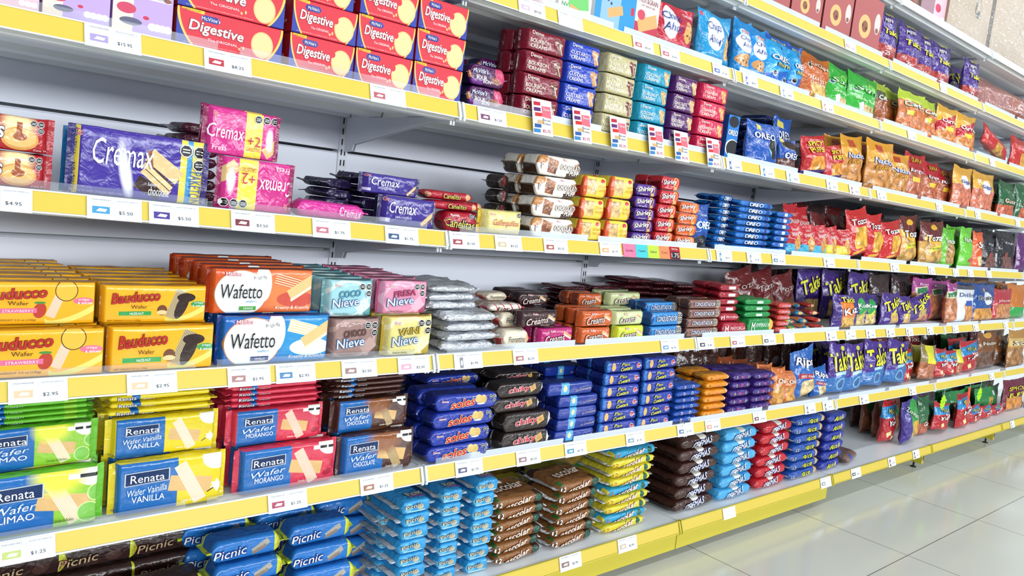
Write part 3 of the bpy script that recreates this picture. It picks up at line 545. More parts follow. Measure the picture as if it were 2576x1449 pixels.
kd('oreoup', BG, 'cookie_bag', 'cookie bag', 'upright blue cookie bag with large lettering', '#1c4a9a', sh=[('e', .5, .12, .3, .16, 0, '#1a1c24'), ('r', .5, .5, .8, .14, -6, '#1e58b4')], tx=[("OREO", .5, .5, .9, .16, '#ffffff', '#2f8ad2'), ("ORIGINAL", .5, .72, .5, .05, '#cfdcf0')], seal=.04)
kd('oreow', WR, 'cookie_sleeve', 'cookie pack', 'glossy blue sandwich cookie sleeve', '#1a6cc0', side='#123a80', top='#1f7ccc', finc='#12306e', crk=.9, p=3.2, fin=.012, sh=[('r', .8, .5, .5, .6, 0, '#14408e')], tx=[("OREO", .45, .45, .36, .6, '#eef4fa', '#14306e', 0, .1)])
kd('oreowe', WR, 'cookie_sleeve', 'cookie pack', 'short blue cookie sleeve with white end label', '#1a5fb4', side='#123a80', top='#2a8cd2', crk=.8, p=4, sh=[('r', .55, .5, .5, .28, 0, '#dfe6ec')])
kd('snapst', WR, 'snack_pack', 'snack pack', 'small dark red cracker crisp pack', '#8c1a26', side='#5e1018', top='#8c1a26', crk=.8, p=3, tx=[("SNAP'D", .5, .5, .6, .5, '#f0d8d0')])
# S3
bau_sh = lambda t: [('e', .82, .35, .7, .22, 25, '#e6da6e'), ('e', .80, .40, .62, .16, 25, '#f0b01c')]
kd('bauS', WR, 'wafer_pack', 'wafer pack', 'yellow strawberry wafer pack', '#f0b01c', side='#b8780c', top='#c8890e', finc='#a8720c', crk=.10, p=9, fin=.002, tap=.004,
   sh=bau_sh(0) + [wafer(.66, .5, .34, .10, 68, '#e6d0a0', '#e8b8b8', 1.4), ('e', .53, .34, .13, .18, -15, '#b83a28'), ('e', .53, .52, .12, .03, 0, '#4c8a38'), ('r', .36, .34, .38, .055, 0, '#dc6c90'), ('e', .74, .80, .24, .25, 0, '#5a3c14'), ('e', .74, .80, .22, .23, 0, '#e8b83e'), ('e', .88, .56, .22, .08, 0, '#e0708c')],
   tx=[("Bauducco", .32, .74, .52, .24, '#b8281c', '#7a140c', 4, .2), ("Wafer", .36, .52, .16, .10, '#3c1c10'), ("STRAWBERRY", .36, .34, .24, .06, '#ffe0ea'), ("NET WEIGHT 5.0 oz (142g)", .32, .12, .36, .06, '#4a2c10'), ("crispy", .88, .60, .09, .07, '#ffffff'), ("& delicate", .89, .52, .12, .06, '#ffffff')])
kd('bauH', WR, 'wafer_pack', 'wafer pack', 'yellow hazelnut wafer pack', '#f0b01c', side='#b8780c', top='#c8890e', finc='#a8720c', crk=.10, p=9, fin=.002, tap=.004,
   sh=bau_sh(0) + [wafer(.68, .5, .40, .14, 68, '#e6d0a0', '#3a2014', 1.4), ('e', .74, .45, .14, .38, -22, '#2e1a14'), ('e', .78, .68, .24, .12, 0, '#2e1a14'), ('e', .55, .34, .13, .14, 0, '#6e3c20'), ('e', .55, .28, .13, .06, 0, '#e6c890'), ('r', .30, .26, .40, .055, 0, '#2c9a48'), ('e', .90, .50, .20, .08, 0, '#3a9a50')],
   tx=[("Bauducco", .30, .70, .44, .26, '#b8281c', '#7a140c', 4, .2), ("Wafer", .33, .44, .15, .10, '#3c1c10'), ("HAZELNUT", .31, .26, .13, .06, '#ffffff'), ("NET WEIGHT 5.0 oz. (142g)", .20, .07, .30, .05, '#4a2c10'), ("crispy", .90, .54, .09, .07, '#ffffff'), ("& delicate", .90, .46, .12, .06, '#ffffff')])
def waf(n, look, base, dark, word, wc, cream):
    kd(n, WR, 'wafer_pack', 'wafer pack', look, base, side=dark, top=dark, finc=dark, crk=.16, p=8, fin=.006, tap=.004,
       sh=[('g', .80, .5, 1.2, .7, 0, cream[1]), ('e', .28, .45, .60, .52, 0, '#b87a4c'), ('e', .28, .45, .58, .50, 0, '#f1f1ee'), ('e', .48, .66, .20, .40, 0, '#f1f1ee'), ('e', .80, .32, .46, .18, 0, cream[0]), ('w', .72, .72, .32, .13, -14, '#e8cf9c', cream[0], .8), ('r', .88, .62, .42, .13, 32, '#dcc082'), ('r', .89, .50, .40, .03, 32, '#f0e2c8')],
       tx=[("Wafetto", .28, .50, .38, .32, '#141418', None, 0, .1), ("wafers", .37, .28, .10, .06, '#4a9ac0'), (word, .345, .12, .09, .05, '#ffffff'), ("Kreamy & Krunchy", .77, .12, .34, .10, '#f6efe6', None, 0, .25), ("Melties", .20, .89, .14, .09, '#ffffff', '#c8284a'), ("\u0648\u0627\u0641\u064a\u062a\u0648"[::-1], .44, .82, .12, .14, '#24242a')],
       ov=[('p', .345, .12, [(-.19, -.045), (.19, -.045), (.19, .045), (-.19, .045)], wc)])
waf('wafO', 'orange cream wafer pack', '#d2541c', '#962c10', 'ORANGE', '#4aa03c', ('#cc5040', '#e8824a'))
waf('wafB', 'blue vanilla wafer pack', '#1462b2', '#123a88', 'VANILLA', '#1c2f72', ('#dde6e2', '#2f92cc'))
def niev(n, look, base, dark, word, wc, sw):
    kd(n, WR, 'wafer_pack', 'wafer pack', look, base, side=dark, top=dark, finc=dark, crk=.30, p=6, fin=.006, tap=.008,
       sh=[('e', .42, .5, .66, .52, 10, sw), ('e', .42, .48, .60, .44, 10, base), ('r', .74, .28, .20, .17, 40, sw), ('r', .88, .12, .16, .12, 40, dark)],
       tx=[(word, .46, .64, .42, .17, wc, '#3a3a44', 6, .1), ("Nieve", .38, .40, .52, .24, '#ffffff', '#3a6a9a', 6, .1), ("Gama", .22, .86, .12, .07, '#ffffff', '#b02a34'), ("SABOR FRESA", .30, .09, .30, .04, '#4a4a50')], ov=[('oct', .70, .84, .09, 3)])
niev('nCo', 'pale blue coconut wafer pack', '#9fd0d8', '#5c9aa0', 'COCO', '#4aa0c0', '#d4e6e2')
niev('nCh', 'taupe chocolate wafer pack', '#9c7c76', '#6a4c46', 'CHOCO', '#6a4038', '#b89a92')
niev('nFr', 'pink strawberry wafer pack with wide face', '#dc8fac', '#a84c6e', 'FRESA', '#b83a66', '#ecb2c6')
niev('nVa', 'pale yellow vanilla wafer pack', '#e0d484', '#b89c34', 'VAINI', '#e0b82c', '#efe6b4')
kd('foil', WR, 'foil_wrapped_pack', 'biscuit pack', 'silver foil wrapped biscuit pack', '#d9dde2', side='#c8ccd2', top='#dfe3e8', finc='#c0c4cc', crk=1.0, p=3.2, amp=.003, foil=True)
kd('fior', WR, 'cookie_pack', 'cookie pack', 'cream coloured cookie pack with script lettering', '#e9ddc4', side='#b8302c', finc='#c03028', top='#e6dcc8', crk=.5, p=3.4, sh=[('e', .88, .4, .22, .4, 20, '#dcb088')], tx=[("Fiorentina", .48, .50, .52, .34, '#3a3434', None, 0, .2)])
kd('fiors', WR, 'cookie_pack', 'cookie pack', 'red and white striped cookie pack', '#e6dcd0', side='#a8282c', top='#c8a8a0', finc='#c4303a', crk=.7, p=3, sh=[('r', .25, .5, .08, .8, 30, '#b8283a'), ('r', .45, .5, .08, .8, 30, '#b8283a'), ('r', .65, .5, .08, .8, 30, '#b8283a'), ('r', .85, .5, .08, .8, 30, '#b8283a')], tx=[("Fior", .42, .4, .3, .5, '#3a2020')])
def crea(n, look, base, dark, fl):
    kd(n, WR, 'cream_biscuit_pack', 'biscuit pack', look, base, side=dark, top=dark, finc=dark, crk=.4, p=4.5, fin=.006, tap=.008, sh=[('r', .78, .58, .34, .10, -25, '#d8a878'), ('r', .78, .50, .30, .04, -25, '#f2e2cc')], tx=[("Creams", .42, .42, .52, .42, '#f4f0e8', '#5a2420', 6, .25), ("Kolm", .36, .84, .12, .12, '#ffffff', '#c02634'), (fl, .62, .14, .22, .08, '#f4e8dc')])
crea('crC', 'dark brown chocolate cream biscuit pack', '#3c2224', '#241416', 'Chocolate'); crea('crM', 'magenta strawberry cream biscuit pack', '#b4206e', '#7a1248', 'Strawberry')
crea('crO', 'orange cream biscuit pack', '#c85c28', '#8a3614', 'Orange'); crea('crV', 'pale green vanilla cream biscuit pack', '#cfd8a0', '#8c9660', 'Vanilla'); crea('crY', 'lime yellow cream biscuit pack', '#cdd83a', '#8c962a', 'Lemon')
def conq(n, look, base, dark):
    kd(n, WR, 'cream_biscuit_pack', 'biscuit pack', look, base, side=dark, top=dark, finc=dark, crk=.35, p=5, fin=.004, tap=.006, sh=[('e', .88, .55, .3, .5, 0, '#c0aa8a'), ('e', .05, .5, .2, .4, 0, dark)], tx=[("CONQUISTADOR", .46, .50, .60, .46, '#f4f6f8', '#1f3a80'), ], ov=[('oct', .82, .76, .15, 4)])
conq('cqB', 'sky blue cream biscuit pack with arched white lettering', '#2f86cc', '#1a4a8c'); conq('cqN', 'mocha brown cream biscuit pack', '#8a6258', '#4e332c')
kd('barR', WR, 'biscuit_pack', 'biscuit pack', 'red biscuit pack with white band', '#9c2030', side='#6c1420', top='#a82838', crk=.4, p=4, sh=[('r', .6, .5, .9, .22, 0, '#d6d8d8')])
kd('mapR', WR, 'biscuit_pack', 'biscuit pack', 'red flat biscuit pack', '#a81e34', side='#7a1424', top='#b02a3c', crk=.5, p=4, tx=[("MAYORGA", .58, .56, .55, .26, '#f2dada'), ("M", .18, .5, .12, .55, '#ffffff')])
kd('barG', WR, 'biscuit_pack', 'biscuit pack', 'green biscuit pack with white band', '#1f8a44', side='#145c2c', top='#28964c', crk=.4, p=4, sh=[('r', .55, .45, .9, .22, 0, '#cfe2d2')])
kd('mapG', WR, 'biscuit_pack', 'biscuit pack', 'green biscuit pack with yellow corner', '#1f8a44', side='#145c2c', top='#28964c', crk=.5, p=4, sh=[('e', .88, .6, .3, .4, 0, '#dcb84a')], tx=[("EMPERADOR", .55, .6, .5, .24, '#e2f0e2'), ("M", .2, .5, .12, .55, '#ffffff')])
kd('coral', WR, 'biscuit_pack', 'biscuit pack', 'coral red biscuit pack', '#c8443c', side='#8a2420', top='#cc5048', crk=.5, p=4, tx=[("CONQ", .5, .5, .6, .4, '#e6d8f0')])
kd('maroonlie', WR, 'biscuit_pack', 'biscuit pack', 'dark maroon biscuit pack', '#4c141e', side='#380e16', top='#551824', finc='#6a5a5c', crk=.9, p=3, fin=.012, lie=True)
kd('mixbag', WR, 'snack_pack', 'snack pack', 'small green and teal snack packet', '#2c9058', side='#1f6c40', top='#3c9c64', crk=.9, p=2.6, lie=True, sh=[('r', .3, .5, .3, .5, 30, '#d2b83c'), ('e', .7, .5, .4, .4, 0, '#b8432e')], tx=[("To", .5, .5, .3, .5, '#ffffff')])
kd('mixblue', WR, 'snack_pack', 'snack pack', 'small blue and orange snack packet', '#2f7aa8', side='#1f5478', top='#c0703c', crk=.9, p=2.6, lie=True, sh=[('e', .5, .5, .5, .35, 10, '#dcb048')])
kd('mixred', WR, 'snack_pack', 'snack pack', 'small red snack packet', '#b02c30', side='#7c1c20', top='#b83a34', crk=.9, p=2.6, lie=True, sh=[('e', .6, .5, .5, .35, 10, '#e0c890')])
# S4
def ren(n, look, base, base2, w1, w2, deco):
    ex = {'rG': [('e', .93, .55, .16, .16, 0, '#d2e6a0'), ('e', .93, .55, .14, .14, 0, '#7cc050'), ('e', .86, .22, .18, .18, 0, '#d2e6a0'), ('e', .86, .22, .16, .16, 0, '#7cc050'), ('g', .62, .9, .5, .4, 0, '#e6e64a')],
          'rY': [('e', .90, .34, .13, .045, 20, '#f4f0dc'), ('e', .90, .34, .13, .045, 92, '#f4f0dc'), ('e', .90, .34, .13, .045, 150, '#f4f0dc'), ('r', .84, .26, .07, .012, 30, '#3a2418')],
          'rR': [('e', .94, .45, .10, .09, 40, '#b02038'), ('e', .88, .25, .12, .08, 20, '#a81c34')], 'rC': [('r', .90, .35, .14, .025, 40, '#6a4030'), ('r', .94, .30, .10, .025, -20, '#7a4a36'), ('g', .55, .8, .6, .4, 0, '#8a5026')]}[n]
    if n != 'rY': ex += [('r', .84, .87, .28, .045, 0, '#eceeee'), ('r', .83, .87, .085, .032, 0, '#1a1a1a'), ('r', .91, .87, .075, .032, 0, '#1a1a1a')]
    sh = [('r', .80, .5, 1.2, .7, 0, base2 or base)] if base2 else []
    for lie in (0, 1):
        kd(n + ('L' if lie else ''), WR, 'wafer_pack', 'wafer pack', look + (' lying flat' if lie else ''), base, side=base, top=base, finc=base, crk=.18 if not lie else .35, p=8 if not lie else 4, fin=.010, tap=.006, lie=bool(lie), printfin=False,
           sh=sh + [('r', .28, .5, .58, .7, 0, '#1466b0')] + ([] if lie else [('r', .66, .45, .40, .15, -10, '#dcb274'), wafer(.66, .47, .44, .12, -62, '#e6c890', deco, 1.5), ('e', .90, .92, .30, .24, 0, '#ecebe0')] + ex),
           tx=([("Renata", .20, .5, .15, .5, '#ffffff', '#14305e'), (w2, .38, .3, .11, .3, '#e6eef6')] if lie else [("Renata", .29, .70, .28, .15, '#ffffff'), (w1, .29, .46, .32, .13, '#dce8f6', None, 4, .25), (w2, .30, .30, .27, .12, '#ffffff'), ("PESO NETO 4.05 OZ 115g", .18, .08, .30, .05, '#0c4a86'), ("Camadas de Recheio", .66, .14, .16, .06, '#f6f0e0' if n != 'rG' else '#2a4a1a', None, 0, .2)]),
           ov=([] if lie else [('p', .29, .70, [(-.40, -.13), (.40, -.11), (.40, .14), (-.40, .12)], '#d0d6dc'), ('p', .29, .70, [(-.38, -.115), (.38, -.095), (.38, .125), (-.38, .105)], '#15305c', .0006)]))
ren('rG', 'green and blue lime wafer pack', '#66b82c', '#8cc436', 'Wafer', 'LIMAO', '#f2f2e0')
ren('rY', 'yellow and blue vanilla wafer pack', '#e2cc22', None, 'Wafer Vainilla', 'VANILLA', '#f2f2e8')
ren('rR', 'red and blue strawberry wafer pack', '#d23650', None, 'Wafer', 'MORANGO', '#f0c8d0')
ren('rC', 'brown and blue chocolate wafer pack', '#4c2c26', None, 'Wafer', 'CHOCOLATE', '#4a2414')
kd('soles', WR, 'cookie_pack', 'cookie pack', 'blue cookie pack with red and yellow lettering', '#2138a0', side='#14205e', finc='#1a2668', top='#1c2a7c', crk=.45, p=6, sh=[('e', .73, .60, .28, .28, 10, '#d2b064'), ('e', .66, .66, .26, .26, 0, '#dcbc72'), ('e', .70, .34, .30, .05, 0, '#dfe4ec')], tx=[("soles", .42, .50, .34, .50, '#c8202c', '#f2e0a0', 6, .15), ("Gamesa", .16, .68, .10, .14, '#ffffff', '#b02434')], ov=[('oct', .84, .76, .12, 3)])
kd('chiky', WR, 'cookie_pack', 'cookie pack', 'dark brown cookie pack with white end', '#2c2220', side='#1c1614', finc='#403634', top='#2c2220', crk=.4, p=7, sh=[('r', .98, .5, .32, .6, 0, '#dcdcdc'), ('r', .74, .55, .26, .20, 25, '#caa05a'), ('e', .74, .55, .13, .10, 0, '#b88a48')], tx=[("chiky", .46, .52, .42, .44, '#c82c44', '#f4ece6', 4, .1)])
kd('lecre', WR, 'biscuit_pack', 'biscuit pack', 'deep blue biscuit pack with a light blue square', '#1c3694', side='#14246a', top='#1a2f84', crk=.18, p=7, fin=.003, tap=.005, sh=[('r', .38, .5, .42, .6, 0, '#55a8dc'), ('e', .38, .55, .2, .25, 0, '#dcd8a8')], tx=[("La Cremerie", .76, .45, .34, .2, '#c8b89a', None, 4, .3)])
kd('pan', WR, 'biscuit_pack', 'biscuit pack', 'royal blue toast pack with yellow lettering', '#23389a', side='#16246a', top='#1c2f86', crk=.30, p=5, fin=.004, tap=.006, sh=[('r', .05, .5, .3, .6, 0, '#2f6ec0'), ('e', .20, .5, .24, .34, 0, '#dcb26c'), ('r', .86, .5, .16, .05, 0, '#23389a'), ('e', .86, .52, .24, .22, 0, '#ecdcdc'), ('e', .86, .52, .21, .18, 0, '#b8242e')], tx=[("Pan", .48, .70, .20, .24, '#e8e45a', '#16245e', 0, .2), ("Cuetara", .52, .34, .30, .30, '#e8e45a', '#16245e', 6, .2), ("Cuetara", .86, .52, .12, .12, '#ffffff')])
kd('bluecr', WR, 'snack_pack', 'snack pack', 'crinkled blue mini cookie pack', '#1f4ea8', side='#16357c', top='#2a62bc', crk=1.0, p=2.8, lie=True, sh=[('e', .35, .5, .2, .26, 0, '#e2dfe4'), ('e', .35, .5, .14, .18, 0, '#c03a44'), ('e', .65, .5, .3, .3, 0, '#c8ccd8'), ('e', .65, .5, .2, .2, 0, '#4a5c8a')])
kd('orgcr', WR, 'snack_pack', 'snack pack', 'orange mini cookie pack with dark dots', '#e08e1c', side='#a8600e', top='#e09a2c', crk=.7, p=2.8, lie=True, sh=[('e', .2, .5, .12, .16, 0, '#5a3414'), ('e', .5, .4, .25, .12, 20, '#e0607a'), ('r', .88, .5, .12, .5, 0, '#ecebe6')])
kd('purcr', WR, 'snack_pack', 'snack pack', 'crinkled purple mini cookie pack', '#40287c', side='#2a1856', top='#4a3084', crk=1.0, p=2.8, lie=True, sh=[('e', .25, .5, .16, .22, 0, '#a0887a'), ('e', .5, .5, .25, .22, 10, '#b03a70'), ('e', .75, .5, .16, .2, 0, '#a0887a'), ('r', .97, .5, .08, .6, 0, '#dcdce2')])
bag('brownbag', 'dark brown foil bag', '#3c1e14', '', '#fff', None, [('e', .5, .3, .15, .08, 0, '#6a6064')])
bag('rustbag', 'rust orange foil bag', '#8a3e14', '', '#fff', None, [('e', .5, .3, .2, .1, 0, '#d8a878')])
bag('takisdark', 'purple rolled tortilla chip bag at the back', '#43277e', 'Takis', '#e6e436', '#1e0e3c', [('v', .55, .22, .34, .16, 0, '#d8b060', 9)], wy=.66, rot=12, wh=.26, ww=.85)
bag('backdark', 'blackish snack bag at the back of the shelf', '#3a2a2c', '', '#fff', None, [('v', .5, .3, .6, .3, 0, '#5a3a30', 8)])  # shade of the shelf back worked into this dark stock's colour
bag('backred', 'dark red snack bag at the back of the shelf', '#641a1e', 'Toza', '#c8b8b4', None, [('v', .5, .2, .6, .2, 0, '#7a4a30', 8)])  # red and lettering dulled to carry the shade behind the front row
bag('backgold', 'golden brown snack bag at the back of the shelf', '#7c5c30', '', '#fff', None, [('v', .5, .3, .7, .4, 0, '#9a6c38', 8)])  # gold toned down with the shade of the rear rows
# S5
kd('picB', WR, 'biscuit_pack', 'biscuit pack', 'blue biscuit pack with yellow twelve-count tab', '#2474c4', side='#1a4f90', finc='#c9d62e', top='#1d5ca8', crk=.35, p=5, printfin=False, sh=[('r', .95, .5, .32, .7, 0, '#cdd83a'), ('r', .68, .48, .42, .14, 28, '#a8a49a'), ('r', .66, .34, .34, .08, 24, '#8c7a6a')], tx=[("Picnic", .28, .45, .42, .40, '#f4f6f8', '#1c3080', 5, .2), ("12 GALLETAS", .91, .5, .14, .13, '#a02c30', None, 78)])
kd('picN', WR, 'biscuit_pack', 'biscuit pack', 'dark brown biscuit pack with yellow twelve-count tab', '#33201e', side='#221514', finc='#c9d62e', top='#2c1c1a', crk=.45, p=5, sh=[('r', .95, .5, .32, .7, 0, '#c2cc3a'), ('e', .7, .4, .3, .2, 10, '#4a3430')], tx=[("Picnic", .34, .45, .40, .34, '#c0a07a', '#201210', 5, .2), ("12 GALLETAS", .91, .5, .14, .13, '#a02c30', None, 78)])
kd('picM', WR, 'biscuit_multipack', 'biscuit multipack', 'light blue mini wafer multipack in clear wrap', '#2f9ad6', side='#2a86c4', top='#2f92d0', finc='#9fc8e0', crk=.6, p=9, tap=.008, amp=.0012, lie=True, clearfin=True, fin=.014, sh=[('e', .3, .5, .4, .3, 10, '#6fc0e6'), ('e', .6, .45, .3, .2, -8, '#c0b8a0'), ('r', .5, .12, .8, .1, 0, '#a8dcf0')], tx=[('Picnic', .4, .62, .4, .3, '#e9e6c0', '#3a2c50', 6)], tt=[("Picnic", .60, .22, .40, .14, '#e9e6c0', '#3a2c50', 10), ("Minis", .62, .12, .38, .07, '#d83c98')])
def esc(n, look, base, dark, badge, wc):
    kd(n, WR, 'cookie_multipack', 'cookie multipack', look, base, side=dark, top=base, finc='#8a8478', crk=.55, p=4.5, amp=.002, lie=True, clearfin=True, fin=.012, tap=.016, sh=badge, tx=[("escolar", .46, .48, .44, .50, wc[0], wc[1], 10, .2), ("12", .12, .5, .09, .46, wc[2], wc[3])], tt=[("escolar", .48, .45, .62, .26, wc[0], wc[1], 8, .2)])
esc('escB', 'brown cookie multipack with white lettering', '#8a5a30', '#4a2e1a', [('r', .90, .5, 1.0, .6, -20, '#3a2418'), ('e', .82, .56, .36, .34, -6, '#14503e'), ('r', .06, .9, .5, .2, 20, '#3f6a34')], ('#f6ead8', '#7a2a20', '#ffffff', '#20120c'))
esc('escY', 'yellow cookie multipack with green badge', '#dccf3a', '#b8b03a', [('e', .80, .55, .36, .34, -8, '#0f5a44'), ('r', .98, .3, .3, .3, 20, '#2f9ac4')], ('#f8f2e0', '#9a3a24', '#c85a1c', None))
esc('escC', 'sky blue cookie multipack with green badge', '#2c9cc8', '#c0b03a', [('e', .80, .55, .36, .34, -8, '#0f5a44'), ('r', .05, .5, .3, .6, 0, '#d2c83c')], ('#f8f2e0', '#9a3a24', '#c85a1c', None))
def cre(n, look, base, dark):
    kd(n, WR, 'cookie_multipack', 'cookie multipack', look, base, side=dark, top=base, finc=dark, crk=.5, p=4.2, amp=.002, lie=True, fin=.008, tap=.016, sh=[('e', .52, .95, .5, .26, 6, '#e6e4dc')], tx=[("CREMAS", .50, .45, .46, .52, '#f6f8fa', '#1c3884', 8, .25)], tt=[("CREMAS", .5, .35, .6, .24, '#f6f8fa', '#1c3884', 186, .2)])
cre('crmN', 'dark brown cream cookie multipack', '#42261f', '#241512'); cre('crmB', 'light blue cream cookie multipack', '#4aa8dc', '#2f84b8'); cre('crmR', 'red cream cookie multipack', '#c0222e', '#8a141e')
kd('ritB', WR, 'cracker_multipack', 'cracker multipack', 'blue and beige cracker multipack', '#2450a8', side='#7a6448', top='#2450a8', finc='#cbb080', crk=.6, p=4.2, amp=.002, lie=True, fin=.008, tap=.016, sh=[('e', .92, .5, .55, .7, 0, '#cfae72'), ('e', .6, .1, 1.4, .14, 0, '#8a7aa0')], tx=[("Rica", .56, .46, .26, .56, '#d8dc3c', '#1c2c50', 8, .2), ("12", .14, .45, .1, .4, '#d8d89a')], tt=[("Rica", .4, .5, .4, .3, '#d8dc3c', '#1c2c50', 8, .2)])
kd('ritD', WR, 'cracker_multipack', 'cracker multipack', 'deep blue cracker multipack', '#26389c', side='#6a5a5c', top='#26389c', finc='#6e5a5a', crk=.6, p=4.2, amp=.002, lie=True, fin=.008, tap=.016, sh=[('e', .72, .45, .18, .32, 0, '#d2b47c'), ('e', .4, .1, 1.2, .14, 0, '#6a62a8')], tx=[("Rica", .46, .46, .26, .5, '#d8dc3c', '#1c2c50', 8, .2)])
kd('fruitbag', WR, 'snack_pack', 'snack pack', 'clear bag of blue snacks', '#7a5c54', side='#4a3a38', top='#6a5450', crk=.9, p=2.6, lie=True, sh=[('e', .35, .5, .5, .4, 0, '#2450a8')])

# ------------------------------------------------------------------ shelving geometry (metres; x runs along the aisle, +y into the shelves)
BAY = 0.90; YB = 0.464; RH = 0.0322; RT_ = 0.010
JX = [-0.9, 0.0, 0.9, 1.8, 2.7, 3.6, 4.5]
ZR = {'t': [1.7705] * 7, 'm': [1.5521] * 7, '0': [1.3465, 1.3465, 1.3490, 1.3460, 1.3460, 1.3460, 1.3460],
      '1': [1.1150, 1.1120, 1.1146, 1.1120, 1.1105, 1.1105, 1.1105], '2': [0.8750, 0.8550, 0.8595, 0.8600, 0.8545, 0.8590, 0.8590],
      '3': [0.5960, 0.6005, 0.6080, 0.6078, 0.6040, 0.6070, 0.6070], '4': [0.3530, 0.3610, 0.3592, 0.3540, 0.3510, 0.3530, 0.3530],
      '5': [0.0816] * 7}
Y0 = {'5': -0.033}
def zr(s, x):
    i = min(max(int((x + 0.9) // 0.9), 0), 5); t = (x - JX[i]) / 0.9; a = ZR[s]
    return a[i] * (1 - t) + a[i + 1] * t
def slope(s, x): return (zr(s, x + .02) - zr(s, x - .02)) / .04
def surf(s, x): return zr(s, x) + RH - 0.001
def proj_u(X, y, z):
    d = Vector((X, y, z)) - CAM; return W / 2 + FPX * d.dot(RT) / d.dot(FW)
def x_at(u, y, z):
    """x of the point that lies on the line (y, z) along the aisle and is seen at column u"""
    k = (u - W / 2) / FPX; a = RT - k * FW
    return CAM.x - (a.y * (y - CAM.y) + a.z * (z - CAM.z)) / a.x
def z_at(v, X, y):
    k = (H / 2 - v) / FPX; a = UPV - k * FW
    return CAM.z - (a.x * (X - CAM.x) + a.y * (y - CAM.y)) / a.z

# floor
def floor_mat():
    t = NT('polished_floor_tile', 0.13, 0.5)
    tc = t.n('ShaderNodeTexCoord'); sp = t.n('ShaderNodeSeparateXYZ'); t.l(tc.outputs['Object'], sp.inputs[0])
    def line(o, off, pitch):
        f = t.math('FRACT', t.math('DIVIDE', t.math('SUBTRACT', o, off), pitch))
        return t.math('LESS_THAN', t.math('MINIMUM', f, t.math('SUBTRACT', 1.0, f)), 0.0026)
    g = t.math('MAXIMUM', line(sp.outputs[0], 1.014, 0.612), line(sp.outputs[1], -0.380, 0.612))
    n1 = t.noise(3.0, 4, tc.outputs['Object']); n2 = t.noise(0.9, 2, tc.outputs['Object'])
    base = t.mix(n1.outputs['Fac'], lin('#e6e7db'), lin('#d8dacd'))
    base = t.mix(t.math('MULTIPLY', n2.outputs['Fac'], 0.3), base, lin('#cdcfc2'))
    t.l(t.mix(g, base, lin('#6e6f68')), t.b.inputs['Base Color'])
    r = t.math('ADD', t.math('MULTIPLY', n1.outputs['Fac'], 0.10), 0.08); t.l(r, t.b.inputs['Roughness'])
    w = t.noise(2.2, 2, tc.outputs['Object']); t.bump(w.outputs['Fac'], 0.10, 0.01)
    return t.m
mb = MB(); mb.box(-4, 10, -6, 1.2, -0.05, 0, floor_mat())
tag(link('floor', mb.mesh('floor')), kind='structure')
mb = MB(); mb.box(-4, 10, .56, .66, 0, 3.2, M['white']); tag(link('wall_back', mb.mesh('wall_back')), kind='structure')

# shelf units: one thing per bay and level
NAMES = {'t': 'top', 'm': 'second', '0': 'third', '1': 'fourth', '2': 'fifth', '3': 'sixth', '4': 'seventh', '5': 'bottom'}
BAYN = ['nearest', 'second', 'third', 'fourth', 'fifth', 'sixth']
def shelf(s, i):
    x0, x1 = JX[i] + .002, JX[i + 1] - .002; za, zb = ZR[s][i], ZR[s][i + 1]; y0 = Y0.get(s, 0)
    o = empty('shelf_board_unit', (x0, 0, za), (0, -math.atan2(zb - za, BAY), 0))
    tag(o, ('plain white top shelf, %s bay of the aisle' % BAYN[i]) if s == 't' else 'white steel shelf with yellow price rail, %s from the top, %s bay' % (NAMES[s], BAYN[i]), 'shelf', 'steel shelves of the wall of biscuits')
    L = x1 - x0
    mb = MB(); yb = YB - .004
    # folded sheet: deck on top, lip in front, three stiffening ribs below
    prof = [(y0 + RT_ + .004, RH - .003), (yb, RH - .003), (yb, 0.004), (yb - .02, 0.004), (yb - .02, .018), (.36, .018), (.355, .004), (.30, .004), (.295, .018), (.20, .018), (.195, .004), (.12, .004), (.115, .012), (.06, .010), (.055, -.004), (y0 + .026, -.004), (y0 + .016, .003)]
    mb.prism(prof, 0, L, M['white'])
    link('deck', mb.mesh('deck'), o)
    mb = MB()                                                        # label rail: leaning channel with white edges
    mat = M['white'] if s == 't' else M['yellow']
    def rail(z0, z1, th, m, a=0.0, b=L):
        ya, yc = y0 + RT_ * z0 / RH, y0 + RT_ * z1 / RH
        mb.prism([(ya - th, z0), (yc - th, z1), (yc + .003, z1), (ya + .003, z0)], a, b, m)
    rail(0.0025, RH - .002, .0006, mat, .007, L - .007)
    rail(0, .0022, .0022, M['cap'] if s != '5' else M['kick']); rail(RH - .002, RH, .0018, M['cap'] if s != '5' else M['kick'])
    link('price_rail', mb.mesh('price_rail'), o)
    for a in (0, L - .006):
        mb = MB(); ya = y0 - .003
        mb.prism([(ya, -.004), (ya - .001, .004), (y0 + RT_ - .003, RH + .001), (y0 + RT_ + .008, RH + .001), (y0 + .008, -.004)], a, a + .005, M['cap'] if s != '5' else M['kick'])
        link('end_cap', mb.mesh('end_cap'), o)
    if s not in 't5':
        for a, b in ((.03, L * .46), (L * .5, L - .05)):
            mb = MB(); mb.box(a, b, y0 + RT_ - .0005, y0 + RT_ + .0007, RH - .006, RH + .013, M['clear']); link('clear_lip', mb.mesh('clear_lip'), o)
    if s != '5':
        for a in (.0005, L - .0025):
            mb = MB(); mb.prism([(y0 + .022, -.0045), (y0 + .085, -.006), (.405, -.060), (.412, -.075), (yb - .012, -.078), (yb - .012, .003), (y0 + .022, .003)], a, a + .002, M['steel'])
            mb.box(a - .0008, a + .0028, .03, .034, -.013, -.003, M['cap'])
            link('bracket', mb.mesh('bracket'), o)
    return o
for s in ('t', 'm', '0', '1', '2', '3', '4', '5'):
    for i in range(0, 6):
        if s in 'tm' and i < 1: continue
        shelf(s, i)
